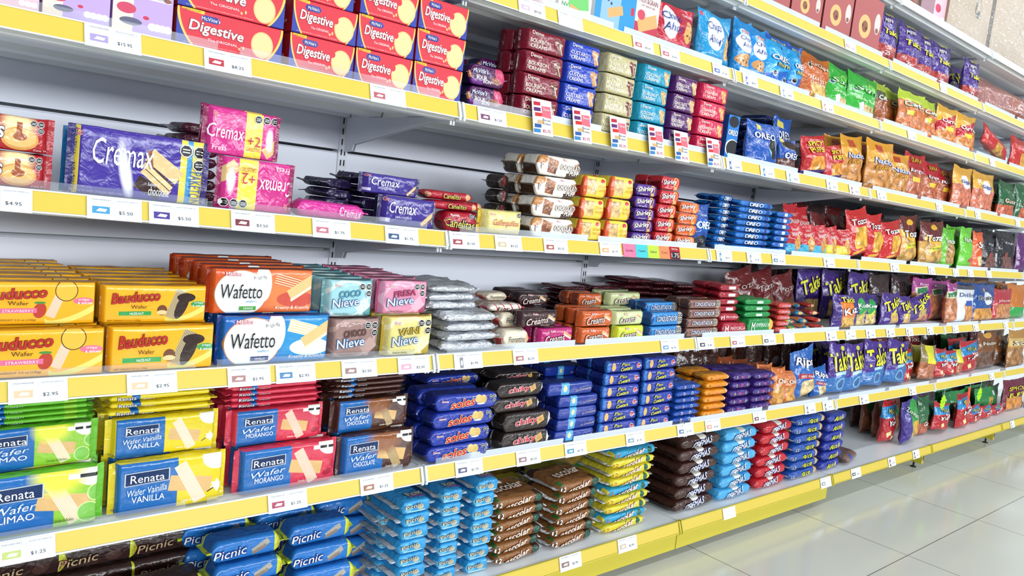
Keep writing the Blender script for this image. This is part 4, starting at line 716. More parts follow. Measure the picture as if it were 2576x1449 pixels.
# back panels, uprights
for i in range(6):
    o = empty('back_panel', (JX[i], 0, 0)); tag(o, 'pale steel back panels closing the %s bay of shelving' % BAYN[i], 'back panel', 'back panels of the shelving')
    z = 0.075
    while z < 2.25:
        mb = MB(); mb.prism([(YB + .010, z + .003), (YB + .002, z + .003), (YB + .002, z + .233), (YB + .006, z + .237), (YB + .010, z + .237)], .012, BAY - .012, M['panel'])
        link('panel_strip', mb.mesh('panel_strip'), o); z += 0.24
for i in range(7):
    o = empty('upright_post', (JX[i], 0, 0)); tag(o, 'slotted steel upright where bay %s meets the next' % (['one', 'two', 'three', 'four', 'five', 'six', 'seven'][i]), 'upright post', 'slotted uprights of the shelving')
    mb = MB(); mb.box(-.012, .012, YB - .002, YB + .03, 0.0, 2.3, M['steel'], ); link('post', mb.mesh('post'), o)
    mb = MB(); z = .15
    while z < 2.2:
        for a in (-.006, .003): mb.box(a, a + .003, YB - .0032, YB - .0018, z, z + .014, M['dark'])
        z += .025
    link('slot_row', mb.mesh('slot_row'), o)
# plinth: kick plates in the near bays, open feet further on
for i in range(0, 2):
    mb = MB(); mb.prism([(-.020, .028), (-.020, .085), (-.008, .085), (-.008, .028)], JX[i] + .002, JX[i + 1] - .002, M['kick'])
    tag(link('kick_plate', mb.mesh('kick_plate')), 'yellow kick plate under the bottom shelf of the %s bay' % BAYN[i], 'kick plate', 'yellow kick plates')
mb = MB(); mb.prism([(-.020, .028), (-.020, .085), (-.008, .085), (-.008, .028)], JX[2] + .002, JX[3] - .012, M['kick'])
tag(link('kick_plate', mb.mesh('kick_plate')), 'yellow kick plate at the open end before the bare floor gap', 'kick plate', 'yellow kick plates')
for i in range(0, 7):
    o = empty('base_foot', (JX[i] - .008, 0, 0)); tag(o, 'yellow base foot under shelf joint number %s from the camera' % ['one', 'two', 'three', 'four', 'five', 'six', 'seven'][i], 'shelf foot', 'yellow feet under the shelving')
    mb = MB(); mb.box(-.012, .004, -.004, .44, .024, .0775, M['kick']); mb.box(-.004, 0, -.0055, -.003, .04, .06, M['dark']); link('bracket_arm', mb.mesh('bracket_arm'), o)
    mb = MB()
    for k in range(10):
        a0, a1 = 2 * pi * k / 10, 2 * pi * (k + 1) / 10
        for r, z0, z1 in ((.012, 0, .004), (.004, .004, .028)):
            b = len(mb.v); mb.v += [(r * cos(a0) - .004, .03 + r * sin(a0), z0), (r * cos(a1) - .004, .03 + r * sin(a1), z0), (r * cos(a1) - .004, .03 + r * sin(a1), z1), (r * cos(a0) - .004, .03 + r * sin(a0), z1), (-.004, .03, z1)]
            mb.face([b, b + 1, b + 2, b + 3], M['dark']); mb.face([b + 3, b + 2, b + 4], M['dark'])
    link('levelling_foot', mb.mesh('levelling_foot'), o)

# ------------------------------------------------------------------ stocking the shelves
LP_ = {'1': 'fourth', '2': 'fifth', '3': 'sixth', '4': 'seventh', '5': 'bottom'}
CACHE = {}; FOOT = []
ORD = ['lowest', 'second up', 'third up', 'fourth up', 'fifth up', 'sixth up', 'seventh up', 'eighth up', 'ninth up', 'tenth up']
ITEMS = []; USED = {}
def unit(kind, w, d, h, seed, flip, parts):
    K = KIND[kind]; key = (kind, round(w, 3), round(d, 3), round(h, 4), seed, flip)
    key += (parts,)
    if key not in CACHE:
        body, ps = K['f'](K, w, d, h, flip, seed)
        if not parts:
            for l in ps.values():
                for e in l: body.merge(e)
            ps = {}
        CACHE[key] = (body.mesh(K['name']), [(n, e.mesh(n)) for n, l in ps.items() for e in l])
    return CACHE[key]
def item(kind, x, y, z, w, d, h, label, group, rz=0.0, rx=0.0, ry=0.0, seed=0, flip=False, s=None, front=True):
    K = KIND[kind]; me, ps = unit(kind, w, d, h, seed, flip, front and x < 2.3)
    o = link(K['name'], me, None, (x, y, z), (rx, ry, rz))
    for n_, m_ in ps: link(n_, m_, o)
    k = label
    if k in USED:
        USED[k] += 1; n = USED[k]
        label = label + ', ' + ['', 'next', 'third', 'fourth', 'fifth', 'sixth', 'seventh', 'eighth', 'ninth', 'tenth'][min(n - 1, 9)] + ' along'
    else: USED[k] = 1
    while len(label.replace('-', ' ').split()) > 15 and ' the ' in label: label = label.replace(' the ', ' ', 1)
    tag(o, label, K['cat'], group)
    if front: ITEMS.append((s, x, K['look']))
    return o
ABOVE = {'m': 't', '0': 'm', '1': '0', '2': '1', '3': '2', '4': '3', '5': '4'}
def cap(s, X): return zr(ABOVE[s], X) - .018 if s in ABOVE else 9.0
def st(s, kind, u0, u1, vt, n=1, y=.018, d=.05, rows=1, loc='', z0=None, jit=.0012, rz=0, gap=.003, flips=(), lean=0, top=None, pitch=None, back=True, w=None, h=None):
    """a stack: u0..u1 are its bottom corners, vt its top left corner, n its height in packs, rows its depth"""
    zb = surf(s, x_at(u0, y, surf(s, 0))) if z0 is None else z0
    X0 = x_at(u0, y, zb); X1 = x_at(u1, y, zb)
    if w: X1 = X0 + w
    zb = surf(s, (X0 + X1) / 2) if z0 is None else z0
    zt = z_at(vt, X0, y) if vt is not None else zb + h * n
    zt = min(zt, cap(s, (X0 + X1) / 2)); hh = (zt - zb) / n; ww = X1 - X0 - .002
    ry = -math.atan(slope(s, (X0 + X1) / 2)) if s != '2' or X1 > 0 else -math.atan(slope('2', -.5))
    K = KIND[kind]; loc = loc or ''
    lp = loc.split('|'); where = lp[0]
    p = pitch or d + .003
    FOOT.append((s, X0, X1, y, y + d + p * (rows - 1)))
    for r in range(rows):
        if r and not back: break
        for i in range(n):
            lab = K['look']
            if where: lab += ', ' + where
            if n > 1: lab += ', ' + ('topmost' if i == n - 1 else ORD[i])
            if r: lab += ', %s row' % ['second', 'third', 'fourth', 'fifth', 'sixth', 'seventh', 'eighth'][r - 1]
            jx = random.uniform(-jit, jit) if jit else 0; jr = random.uniform(-1, 1) * jit * 8 + radians(rz)
            item(kind, (X0 + X1) / 2 + jx, y + d / 2 + r * p, zb + i * hh + .0006, ww, d, hh - .0012, lab[:400], 'repeats of ' + K['look'], rz=jr, ry=ry, seed=(i * 2 + r) % 3, flip=(i in flips), s=s, front=(r == 0), rx=radians(-lean) if lean else 0)
    return zb + n * hh
def clash(s, x0, x1, y0, y1, m=.10):
    w = x1 - x0
    for t in FOOT:
        if t[0] == s and min(x1, t[2]) - max(x0, t[1]) > m * w and min(y1, t[4]) - max(y0, t[3]) > .004: return True
    return False
def bg(s, kind, u0, u1, vt, y=.02, d=.048, loc='', rz=0, lean=3, tilt=0, seed=None, n=1, pitch=.056):
    """one upright bag (and n-1 more behind it), set back until it clears its neighbours"""
    K = KIND[kind]; up = h0 = None
    for r in range(n):
        yy = y if r == 0 else yl + pitch
        while True:
            zb = surf(s, x_at(u0, yy, surf(s, 0))); X0 = x_at(u0, yy, zb); X1 = x_at(u1, yy, zb)
            if r: X0, X1 = XL[0] + .006, XL[1] + .006
            if yy + d > .452 or not clash(s, X0, X1, yy, yy + d): break
            yy += .008
        if yy + d > .455 and r: break
        zb = surf(s, (X0 + X1) / 2); zt = z_at(vt, (X0 + X1) / 2, yy)
        sn = abs(sin(radians(tilt)))
        if r == 0: h0 = min((zt - zb) / (1 + .3 * sn), (cap(s, (X0 + X1) / 2) - zb - .003 - (X1 - X0) * sn) / cos(radians(tilt)))
        w = X1 - X0; XL = (X0, X1); yl = yy; FOOT.append((s, X0, X1, yy, yy + d))
        lab = K['look'] + (', ' + loc if loc else '')
        if r: lab += ', %s behind' % ['one', 'two', 'three', 'four'][r - 1]
        item(kind, (X0 + X1) / 2, yy + d / 2, zb + .001 + abs(sin(radians(tilt))) * w * .5, w, d, h0, lab, 'repeats of ' + K['look'], rz=radians(rz) + random.uniform(-.05, .05), rx=radians(-lean), ry=radians(tilt), seed=(hash_(kind) + r + int(u0)) % 3 if seed is None else seed, s=s, front=(r == 0))

# ---- level '1' (fourth): digestives, devon creams
st('1', 'rosebox', -60, 101, -150, 1, y=.012, d=.10, loc='at the left edge of the picture')
st('1', 'forest', 104, 276, -140, 1, y=.012, d=.10, loc='left of the pair')
st('1', 'forest', 279, 432, -130, 1, y=.012, d=.10, loc='right of the pair beside the digestives')
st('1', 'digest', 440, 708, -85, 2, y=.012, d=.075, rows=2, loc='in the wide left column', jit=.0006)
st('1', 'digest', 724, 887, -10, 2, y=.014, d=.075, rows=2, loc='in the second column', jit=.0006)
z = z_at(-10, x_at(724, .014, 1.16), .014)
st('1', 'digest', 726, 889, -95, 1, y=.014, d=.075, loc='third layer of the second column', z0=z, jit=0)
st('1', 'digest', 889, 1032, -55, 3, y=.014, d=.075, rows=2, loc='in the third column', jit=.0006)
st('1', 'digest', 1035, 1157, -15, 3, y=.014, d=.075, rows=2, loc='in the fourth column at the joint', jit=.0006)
st('1', 'mcbour', 1166, 1272, 152, 2, y=.016, d=.055, loc='beside the digestive boxes', jit=.002)
st('1', 'mcbour', 1185, 1300, 138, 3, y=.11, d=.055, rows=2, loc='behind the front two', jit=.002)
st('1', 'bourb', 1300, 1408, 52, 4, y=.014, d=.05, rows=2, loc='in the leftmost cream column', jit=.002)
st('1', 'cust', 1405, 1497, 86, 4, y=.014, d=.05, rows=2, loc='in the second cream column', jit=.002)
st('1', 'vanil', 1504, 1589, 124, 4, y=.014, d=.05, rows=2, loc='in the third cream column', jit=.002)
st('1', 'coco', 1594, 1672, 144, 4, y=.014, d=.05, rows=2, loc='in the fourth cream column', jit=.002)
st('1', 'choc', 1676, 1740, 184, 4, y=.014, d=.05, rows=2, loc='in the fifth cream column', jit=.002)
st('1', 'straw', 1744, 1816, 203, 4, y=.014, d=.05, rows=2, loc='in the sixth cream column', jit=.002)
st('1', 'oreobox', 1820, 1848, 286, 1, y=.02, d=.12, loc='right of the creams', jit=0)
st('1', 'oreodark', 1852, 1900, 300, 5, y=.10, d=.06, loc='behind the clear lip')
st('1', 'oreodark', 1905, 1975, 268, 6, y=.16, d=.10, loc='at the back beside the blue bag')
bg('1', 'oreobag', 1886, 1966, 308, y=.02, d=.05, loc='right of the tall box', lean=2)
bg('1', 'oreobag', 1945, 1990, 290, y=.10, d=.04, loc='half hidden behind', lean=2)
bg('1', 'oreobrown', 1966, 2012, 350, loc='before the spicy puffs', lean=3)
bg('1', 'spicy', 2028, 2086, 345, y=.03, loc='left one', tilt=-8, n=2); bg('1', 'spicy', 2084, 2130, 368, y=.03, loc='right one', tilt=-8)
bg('1', 'nacho', 2120, 2178, 340, y=.03, loc='left of the gap', tilt=-4, n=2, seed=1); bg('1', 'backgold', 2130, 2175, 335, y=.16, loc='behind the left nachos')
bg('1', 'nacho', 2186, 2250, 342, y=.02, loc='tall one right of the gap', n=2); bg('1', 'nacho', 2236, 2290, 385, y=.03, loc='short one beside the ringers')
bg('1', 'kruch', 2278, 2330, 370, y=.02, loc='largest, on the left', n=2); bg('1', 'kruch', 2325, 2366, 408, y=.02, loc='middle one'); bg('1', 'kruch', 2360, 2402, 425, y=.025, loc='right one', n=2)
bg('1', 'gigi', 2400, 2450, 420, y=.02, loc='left one', n=2); bg('1', 'gigi', 2450, 2505, 435, y=.02, loc='right one', n=2)
bg('1', 'greenclear', 2515, 2560, 458, y=.03, loc='near the frame edge', n=2); bg('1', 'greenclear', 2560, 2620, 462, y=.02, loc='cut by the frame edge')

# ---- level '0' (third)
bg('0', 'carbs', 2268, 2330, 195, y=.02, loc='large one', n=2); bg('0', 'carbs', 2322, 2360, 235, y=.03, loc='small one behind the large')
st('0', 'fruitg', 1330, 1396, -60, 1, y=.02, d=.05, loc='farthest left, cut by the frame')
st('0', 'granogreen', 1402, 1484, -30, 1, y=.012, d=.06, loc='below the top edge'); st('0', 'granola', 1490, 1592, -45, 1, y=.012, d=.06, loc='with berries')
st('0', 'fruitg', 1592, 1650, -40, 1, y=.012, d=.06, loc='beside the red cookie bag')
bg('0', 'ahoyred', 1654, 1752, 10, y=.012, d=.05, loc='next to the bar boxes', lean=1)
bg('0', 'ahoyblue', 1758, 1846, 30, y=.012, d=.05, loc='wide one in front', lean=1); bg('0', 'oreobag', 1790, 1850, 20, y=.12, loc='dark one behind the wide blue bag')
bg('0', 'ahoytall', 1852, 1893, 0, y=.02, loc='left one', lean=2); bg('0', 'ahoytall', 1886, 1934, 30, y=.018, loc='right one', lean=2)
bg('0', 'oreomini', 1926, 1992, 68, y=.018, loc='left one', lean=2); bg('0', 'oreomini', 1986, 2022, 88, y=.018, loc='right one', lean=2)
bg('0', 'harvest', 2018, 2090, 82, y=.018, loc='between blue and green bags', tilt=3)
bg('0', 'sungreen', 2082, 2136, 118, y=.018, loc='left one leaning', tilt=4); bg('0', 'sungreen', 2138, 2208, 138, y=.016, loc='right one, largest', tilt=3)
bg('0', 'darkcarbs', 2206, 2232, 195, y=.05, loc='in the gap', n=2); bg('0', 'darkcarbs', 2236, 2262, 205, y=.03, loc='at the joint')
bg('0', 'churr', 2362, 2412, 246, y=.02, loc='left one', n=2); bg('0', 'churr', 2410, 2458, 262, y=.02, loc='right one')
bg('0', 'redpack', 2470, 2545, 305, y=.02, loc='right of the bare grey gap', tilt=10); bg('0', 'redpack', 2545, 2610, 310, y=.03, loc='cut by the right frame edge')
# ---- level 'm' (second)
st('m', 'mallow', 1940, 1984, -140, 1, y=.012, d=.06, loc='with purple edge, leftmost'); st('m', 'mallow', 1988, 2062, -60, 1, y=.012, d=.06, loc='left of the three wrapped ones')
st('m', 'mallow', 2066, 2134, -50, 1, y=.012, d=.06, loc='middle of the three wrapped ones'); st('m', 'mallow', 2138, 2206, -30, 1, y=.012, d=.06, loc='right of the three wrapped ones')
bg('m', 'minitakis', 2212, 2264, 12, y=.015, loc='first from left'); bg('m', 'minitakis', 2268, 2322, 38, y=.015, loc='second from left')
bg('m', 'minitakis', 2316, 2350, 65, y=.018, loc='third from left'); bg('m', 'minitakis', 2350, 2396, 84, y=.018, loc='fourth from left')
bg('m', 'takisdark', 2385, 2425, 118, y=.12, loc='in the dark gap', n=2); bg('m', 'minitakis', 2428, 2470, 128, y=.02, loc='alone past the gap')
bg('m', 'bulkred', 2490, 2640, 160, y=.02, d=.14, loc='at the right frame edge', lean=12)
# ---- level 't' (top)
bg('t', 'bulkred', 2262, 2330, -60, y=.02, d=.08, loc='on the white top shelf')
st('t', 'carton', 2380, 2478, -120, 1, y=.02, d=.25, loc='left of the wrapped pair', jit=0); st('t', 'carton', 2486, 2640, -60, 1, y=.02, d=.25, loc='right of the wrapped pair', jit=0)
st('t', 'rosebox', 2346, 2376, -60, 1, y=.03, d=.05, loc='beside the cartons on the top shelf')

# ---- level '2' (fifth)
st('2', 'crackS', -100, 139, 270, 2, y=.016, d=.035, rows=3, loc='at the left edge', jit=.002)
st('2', 'cremax', 162, 524, 308, 1, y=.014, d=.024, loc='standing on edge', jit=0)
st('2', 'cremaxb', 150, 500, 316, 1, y=.046, d=.024, loc='hidden behind the purple one', jit=0)
za = st('2', 'cremaxp', 540, 738, 390, 1, y=.016, d=.022, loc='lower, upside down', flips=(0,), jit=0)
st('2', 'cremaxp', 540, 738, 390, 1, y=.041, d=.022, loc='lower, behind the upside down one', jit=0)
st('2', 'cremaxp', 506, 704, 262, 1, y=.022, d=.022, z0=za, loc='upper, right way up', jit=0)
st('2', 'cremaxp', 500, 698, 258, 1, y=.047, d=.022, z0=za, loc='upper, behind the front one', jit=0)
st('2', 'crimpred', 420, 560, 300, 7, y=.24, d=.10, loc='deep on the shelf', jit=.006)
st('2', 'cremaxlie', 738, 925, 500, 1, y=.014, d=.045, loc='on the shelf front', jit=0, rz=-2)
st('2', 'crimpdark', 800, 900, 445, 4, y=.10, d=.05, rows=2, loc='in the crimped pile', jit=.004); st('2', 'crimpdark', 885, 970, 432, 4, y=.085, d=.05, rows=2, loc='in the right crimped pile', jit=.004)
za = st('2', 'cremaxs', 952, 1100, 490, 1, y=.014, d=.028, loc='below, at the front', jit=0)
st('2', 'cremaxs', 945, 1080, 492, 1, y=.048, d=.028, loc='below, behind the front one', jit=0)
st('2', 'cremaxs', 905, 1062, 432, 1, y=.030, d=.028, z0=za, loc='resting above', jit=0, rz=2)
za = st('2', 'canel', 1108, 1204, 528, 1, y=.018, d=.045, loc='standing at the joint', jit=0)
za = st('2', 'canels', 1075, 1212, 500, 1, y=.025, d=.05, z0=za, loc='first above the standing one', jit=0); st('2', 'canels', 1066, 1196, 474, 1, y=.032, d=.05, z0=za, loc='topmost', jit=0)
st('2', 'canels', 1120, 1215, 500, 3, y=.10, d=.05, loc='behind at the joint')
st('2', 'galle', 1213, 1322, 524, 1, y=.016, d=.05, loc='beside the red cookies', jit=0)
st('2', 'puffend', 1230, 1280, 436, 4, y=.085, d=.05, loc='left pile behind the yellow pack', jit=.002); st('2', 'puffend', 1278, 1330, 438, 4, y=.085, d=.05, loc='right pile behind the yellow pack', jit=.002)
st('2', 'puff', 1328, 1445, 384, 4, y=.014, d=.06, rows=2, loc='in the white brick column', jit=.003)
st('2', 'sugarc', 1449, 1514, 438, 3, y=.014, d=.055, rows=2, loc='in the left column', jit=.0008); st('2', 'sugarc', 1517, 1580, 440, 3, y=.014, d=.055, rows=2, loc='in the right column', jit=.0008)
st('2', 'shp', 1584, 1640, 460, 5, y=.02, d=.045, rows=2, loc='in the purple column', jit=.002)
st('2', 'shr', 1642, 1694, 440, 5, y=.014, d=.045, rows=2, loc='in the red column', jit=.002)
st('2', 'sho', 1696, 1748, 505, 4, y=.014, d=.045, rows=2, loc='in the orange column', jit=.002)
bg('2', 'oreoup', 1745, 1788, 512, y=.02, d=.04, loc='wedged beside the joint', lean=2)
st('2', 'oreow', 1838, 1935, 500, 8, y=.018, d=.045, loc='in the long pile', jit=.004); st('2', 'oreow', 1790, 1836, 487, 8, y=.05, d=.045, loc='in the dark pile at the joint', jit=.004, rows=2)
st('2', 'oreowe', 1938, 1984, 530, 7, y=.018, d=.05, loc='right of the long pile', jit=.002)
for k, (a, b, v) in enumerate(((1986, 2022, 562), (2018, 2054, 566), (2052, 2086, 568), (2082, 2112, 572), (2108, 2146, 580))):
    bg('2', 'snapst' if False else ('snapst' if 0 else ('snapd' if k < 3 else 'snapy')), a, b, v, y=.02, d=.04, loc=['first from left', 'second from left', 'third from left', 'left of the pair', 'right of the pair'][k], tilt=-6)
bg('2', 'snapd', 1975, 2010, 512, y=.14, loc='on the rear pile, left'); bg('2', 'snapd', 2005, 2035, 520, y=.14, loc='on the rear pile, right')
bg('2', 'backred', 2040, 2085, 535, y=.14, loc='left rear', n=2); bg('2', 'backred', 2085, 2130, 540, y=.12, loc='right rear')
bg('2', 'tozred', 2140, 2190, 528, y=.022, loc='tall leaning one', tilt=-10); bg('2', 'tozred', 2186, 2226, 540, y=.022, loc='middle one', tilt=-5); bg('2', 'tozred', 2222, 2274, 560, y=.018, loc='short front one', tilt=-7)
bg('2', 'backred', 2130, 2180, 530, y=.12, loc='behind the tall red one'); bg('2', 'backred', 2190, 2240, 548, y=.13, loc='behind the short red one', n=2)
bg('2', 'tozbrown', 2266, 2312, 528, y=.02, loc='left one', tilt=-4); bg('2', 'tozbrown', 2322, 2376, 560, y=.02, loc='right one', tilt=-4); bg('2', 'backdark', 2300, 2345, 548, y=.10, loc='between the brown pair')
bg('2', 'dipas', 2374, 2404, 575, y=.02, loc='left of the lime pair', n=2); bg('2', 'lime', 2418, 2450, 572, y=.018, loc='right of the lime pair', n=2)
bg('2', 'orng', 2450, 2476, 584, y=.018, loc='beside the black bags'); bg('2', 'black', 2474, 2508, 590, y=.022, loc='left one', n=2); bg('2', 'black', 2506, 2558, 585, y=.02, loc='right one', n=2)
bg('2', 'violet', 2558, 2600, 588, y=.018, loc='cut by the frame edge')

# ---- level '3' (sixth)
za = st('3', 'bauS', -80, 266, 832, 1, y=.012, d=.036, rows=7, loc='in the lower layer', jit=.0004, pitch=.040)
st('3', 'bauS', -85, 243, 706, 1, y=.040, d=.036, rows=7, z0=za, loc='in the upper layer', jit=.0012, pitch=.042)
za = st('3', 'bauH', 269, 540, 822, 1, y=.012, d=.036, rows=7, loc='in the lower layer', jit=.0004, pitch=.040)
st('3', 'bauH', 252, 521, 716, 1, y=.034, d=.036, rows=6, z0=za, loc='in the upper layer', jit=.0012, pitch=.042)
za = st('3', 'wafB', 546, 830, 795, 1, y=.014, d=.034, rows=5, loc='in the lower layer', jit=.001, pitch=.040)
st('3', 'wafO', 523, 794, 672, 1, y=.030, d=.034, rows=5, z0=za, loc='in the upper layer', jit=.003, pitch=.046)
za = st('3', 'nCh', 826, 958, 803, 1, y=.020, d=.040, rows=4, loc='lower left', jit=.002)
st('3', 'nCo', 815, 944, 703, 1, y=.034, d=.040, rows=6, z0=za, loc='upper left', jit=.003)
za = st('3', 'nVa', 966, 1090, 797, 1, y=.010, d=.040, rows=5, loc='lower right', jit=.002)
st('3', 'nFr', 950, 1078, 705, 1, y=.030, d=.040, rows=6, z0=za, loc='upper right', jit=.003)
za = st('3', 'foil', 1108, 1252, 788, 4, y=.016, d=.08, rows=2, loc='in the lower pile', jit=.004)
st('3', 'foil', 1072, 1206, 715, 3, y=.050, d=.08, rows=2, z0=za, loc='in the upper pile', jit=.004)
za = st('3', 'fior', 1258, 1338, 832, 1, y=.02, d=.045, loc='at the front', jit=0)
za = st('3', 'fior', 1248, 1332, 786, 2, y=.06, d=.045, loc='behind the front one', jit=.003); st('3', 'fiors', 1225, 1320, 764, 1, y=.065, d=.05, z0=za, loc='on the pile', jit=0)
st('3', 'fior', 1205, 1275, 735, 5, y=.12, d=.05, loc='in the rear pile')
za = st('3', 'crM', 1352, 1445, 826, 1, y=.014, d=.035, rows=2, loc='below the brown one', jit=0)
za = st('3', 'crC', 1305, 1408, 784, 1, y=.022, d=.035, rows=3, z0=za, loc='above the magenta one', jit=.002)
st('3', 'crC', 1300, 1382, 736, 1, y=.09, d=.035, rows=3, z0=za, loc='on top, rear', jit=.002); st('3', 'crC', 1320, 1400, 786, 2, y=.09, d=.035, rows=3, loc='in the rear pile', jit=.002)
st('3', 'crO', 1455, 1540, 782, 2, y=.016, d=.035, rows=3, loc='in the front column', jit=.002); st('3', 'crO', 1440, 1510, 738, 3, y=.13, d=.035, rows=2, loc='in the rear column', jit=.002)
za = st('3', 'crY', 1546, 1622, 820, 1, y=.016, d=.035, rows=2, loc='at the bottom', jit=.001); st('3', 'crV', 1543, 1622, 783, 1, y=.018, d=.035, rows=3, z0=za, loc='above the lime yellow one', jit=.002)
st('3', 'crV', 1520, 1605, 735, 3, y=.125, d=.035, rows=2, loc='in the rear column', jit=.002)
st('3', 'cqB', 1628, 1714, 786, 2, y=.014, d=.04, rows=1, loc='at the front', jit=.002); st('3', 'cqB', 1612, 1700, 760, 3, y=.06, d=.04, rows=2, loc='in the rear pile', jit=.003)
st('3', 'cqN', 1720, 1806, 754, 4, y=.014, d=.04, rows=2, loc='in the mocha column', jit=.002)
for a, b, v, yy in ((1560, 1640, 700, .30), (1625, 1700, 706, .30), (1690, 1760, 715, .28), (1755, 1815, 722, .26), (1400, 1480, 720, .30), (1480, 1560, 718, .30)):
    st('3', 'maroonlie', a, b, v, 7, y=yy, d=.10, loc='in pile at column %d' % (1), jit=.008) if False else st('3', 'maroonlie', a, b, v, 7, y=yy, d=.10, loc={1560: 'in the tall back pile, first', 1625: 'in the tall back pile, second', 1690: 'in the tall back pile, third', 1755: 'in the tall back pile, fourth', 1400: 'in the low back pile, left', 1480: 'in the low back pile, right'}[a], jit=.008)
za = st('3', 'mapR', 1812, 1880, 812, 2 if False else 1, y=.012, d=.05, loc='at the front', jit=0)
za = st('3', 'mapR', 1806, 1862, 788, 1, y=.022, d=.05, z0=za, loc='second layer', jit=0); st('3', 'barR', 1800, 1858, 715, 4, y=.030, d=.05, z0=za, rows=2, loc='in the red column', jit=.002)
za = st('3', 'mapG', 1876, 1946, 802, 1, y=.012, d=.05, loc='at the front', jit=0); st('3', 'barG', 1868, 1940, 752, 3, y=.022, d=.05, z0=za, rows=2, loc='in the green column', jit=.002)
st('3', 'coral', 1948, 1986, 762, 5, y=.018, d=.05, loc='in the coral column', jit=.002)
k = 0
for lay, (v, yy) in enumerate(((812, .014), (786, .04), (756, .075), (732, .11))):
    for a in range(1990 - lay * 8, 2092 - lay * 12, 34):
        kk = ('mixbag', 'mixblue', 'mixred')[k % 3]; zb = surf('3', 1.7) + lay * .020; X0 = x_at(a, yy, zb); k += 1
        item(kk, X0 + .03, yy + .035, zb, .062, .06, .019, KIND[kk]['look'] + ' in heap layer %s, place %s' % (['one', 'two', 'three', 'four'][lay], ['one', 'two', 'three', 'four', 'five'][(a - 1990 + lay * 8) // 34]), 'small packets heaped left of the purple bags', rz=random.uniform(-.35, .35), s='3', seed=k % 3)
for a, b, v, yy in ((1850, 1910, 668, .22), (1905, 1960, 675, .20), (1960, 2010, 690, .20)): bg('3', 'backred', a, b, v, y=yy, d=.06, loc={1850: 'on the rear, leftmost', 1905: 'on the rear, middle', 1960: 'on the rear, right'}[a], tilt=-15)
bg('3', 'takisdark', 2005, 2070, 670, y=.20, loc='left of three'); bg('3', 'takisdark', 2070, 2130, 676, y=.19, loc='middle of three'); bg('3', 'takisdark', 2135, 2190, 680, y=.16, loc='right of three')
bg('3', 'takiskez', 2105, 2165, 742, y=.02, loc='leftmost'); bg('3', 'takisgreen', 2150, 2186, 738, y=.035, loc='left one'); bg('3', 'takisgreen', 2172, 2212, 742, y=.02, loc='right one'); bg('3', 'takiswave', 2186, 2220, 740, y=.04, loc='behind the green pair')
bg('3', 'takis', 2222, 2270, 738, y=.02, loc='middle one', n=2); bg('3', 'takis', 2268, 2296, 745, y=.035, loc='narrow one'); bg('3', 'takis', 2290, 2345, 755, y=.02, loc='leaning right one', tilt=-12)
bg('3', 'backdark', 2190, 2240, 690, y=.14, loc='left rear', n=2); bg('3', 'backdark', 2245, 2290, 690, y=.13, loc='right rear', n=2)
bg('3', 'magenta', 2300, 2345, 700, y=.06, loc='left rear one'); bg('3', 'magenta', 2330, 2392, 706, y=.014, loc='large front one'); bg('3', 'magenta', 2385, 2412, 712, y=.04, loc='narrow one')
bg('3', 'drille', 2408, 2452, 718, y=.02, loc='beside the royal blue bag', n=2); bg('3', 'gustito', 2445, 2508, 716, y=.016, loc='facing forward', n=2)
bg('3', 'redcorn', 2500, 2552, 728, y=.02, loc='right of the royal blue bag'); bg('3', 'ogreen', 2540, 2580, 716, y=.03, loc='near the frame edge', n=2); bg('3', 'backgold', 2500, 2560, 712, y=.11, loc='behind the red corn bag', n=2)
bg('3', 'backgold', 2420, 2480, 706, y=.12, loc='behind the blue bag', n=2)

# ---- level '4' (seventh)
def renata(n, lo, hi, nl, vtl, rows=4):
    za = st('4', n, lo[0], lo[1], lo[2], 1, y=.020, d=.034, rows=rows, loc='in the lower layer', jit=.001, pitch=.040)
    zb = st('4', n, hi[0], hi[1], hi[2], 1, y=.044, d=.034, rows=rows, z0=za, loc='in the upper layer', jit=.0015, pitch=.040)
    st('4', n + 'L', hi[0] - 8, hi[1] - 8, vtl, nl, y=.060, d=.090, z0=zb, rows=1, loc='on top', jit=.003)
    return zb
renata('rG', (-70, 264, 1212), (-90, 252, 1090), 4, 1012)
renata('rY', (272, 570, 1172), (262, 552, 1060), 3, 992)
renata('rR', (590, 850, 1138), (572, 818, 1038), 4, 962)
renata('rC', (850, 1044, 1102), (834, 1032, 1012), 4, 935)
st('4', 'soles', 1072, 1240, 1000, 4, y=.012, d=.055, rows=2, loc='in the blue column', jit=.005)
st('4', 'soles', 1050, 1200, 950, 6, y=.14, d=.055, rows=2, loc='in the rear pile', jit=.004)
za = st('4', 'chiky', 1252, 1384, 1046, 2, y=.014, d=.05, loc='lower pair', jit=.002); st('4', 'chiky', 1235, 1365, 968, 2, y=.026, d=.05, z0=za, loc='upper pair', jit=.006, rz=3)
st('4', 'chiky', 1225, 1350, 940, 6, y=.12, d=.05, rows=2, loc='in the rear pile', jit=.004)
za = st('4', 'lecre', 1392, 1494, 1000, 4, y=.014, d=.05, loc='in the blue column', jit=.0015, rows=2)
st('4', 'lecre', 1376, 1492, 968, 1, y=.018, d=.05, z0=za, loc='on top of the column', jit=.001); st('4', 'lecre', 1352, 1460, 925, 6, y=.13, d=.05, rows=2, loc='in the rear pile', jit=.002)
st('4', 'pan', 1502, 1598, 880, 6, y=.014, d=.055, rows=2, loc='in the left column', jit=.0025); st('4', 'pan', 1601, 1684, 870, 6, y=.014, d=.055, rows=2, loc='in the right column', jit=.0025)
st('4', 'bluecr', 1688, 1758, 970, 6, y=.012, d=.06, rows=2, loc='in the blue crinkled pile', jit=.003)
st('4', 'orgcr', 1762, 1826, 945, 6, y=.018, d=.06, rows=2, loc='in the orange pile', jit=.003)
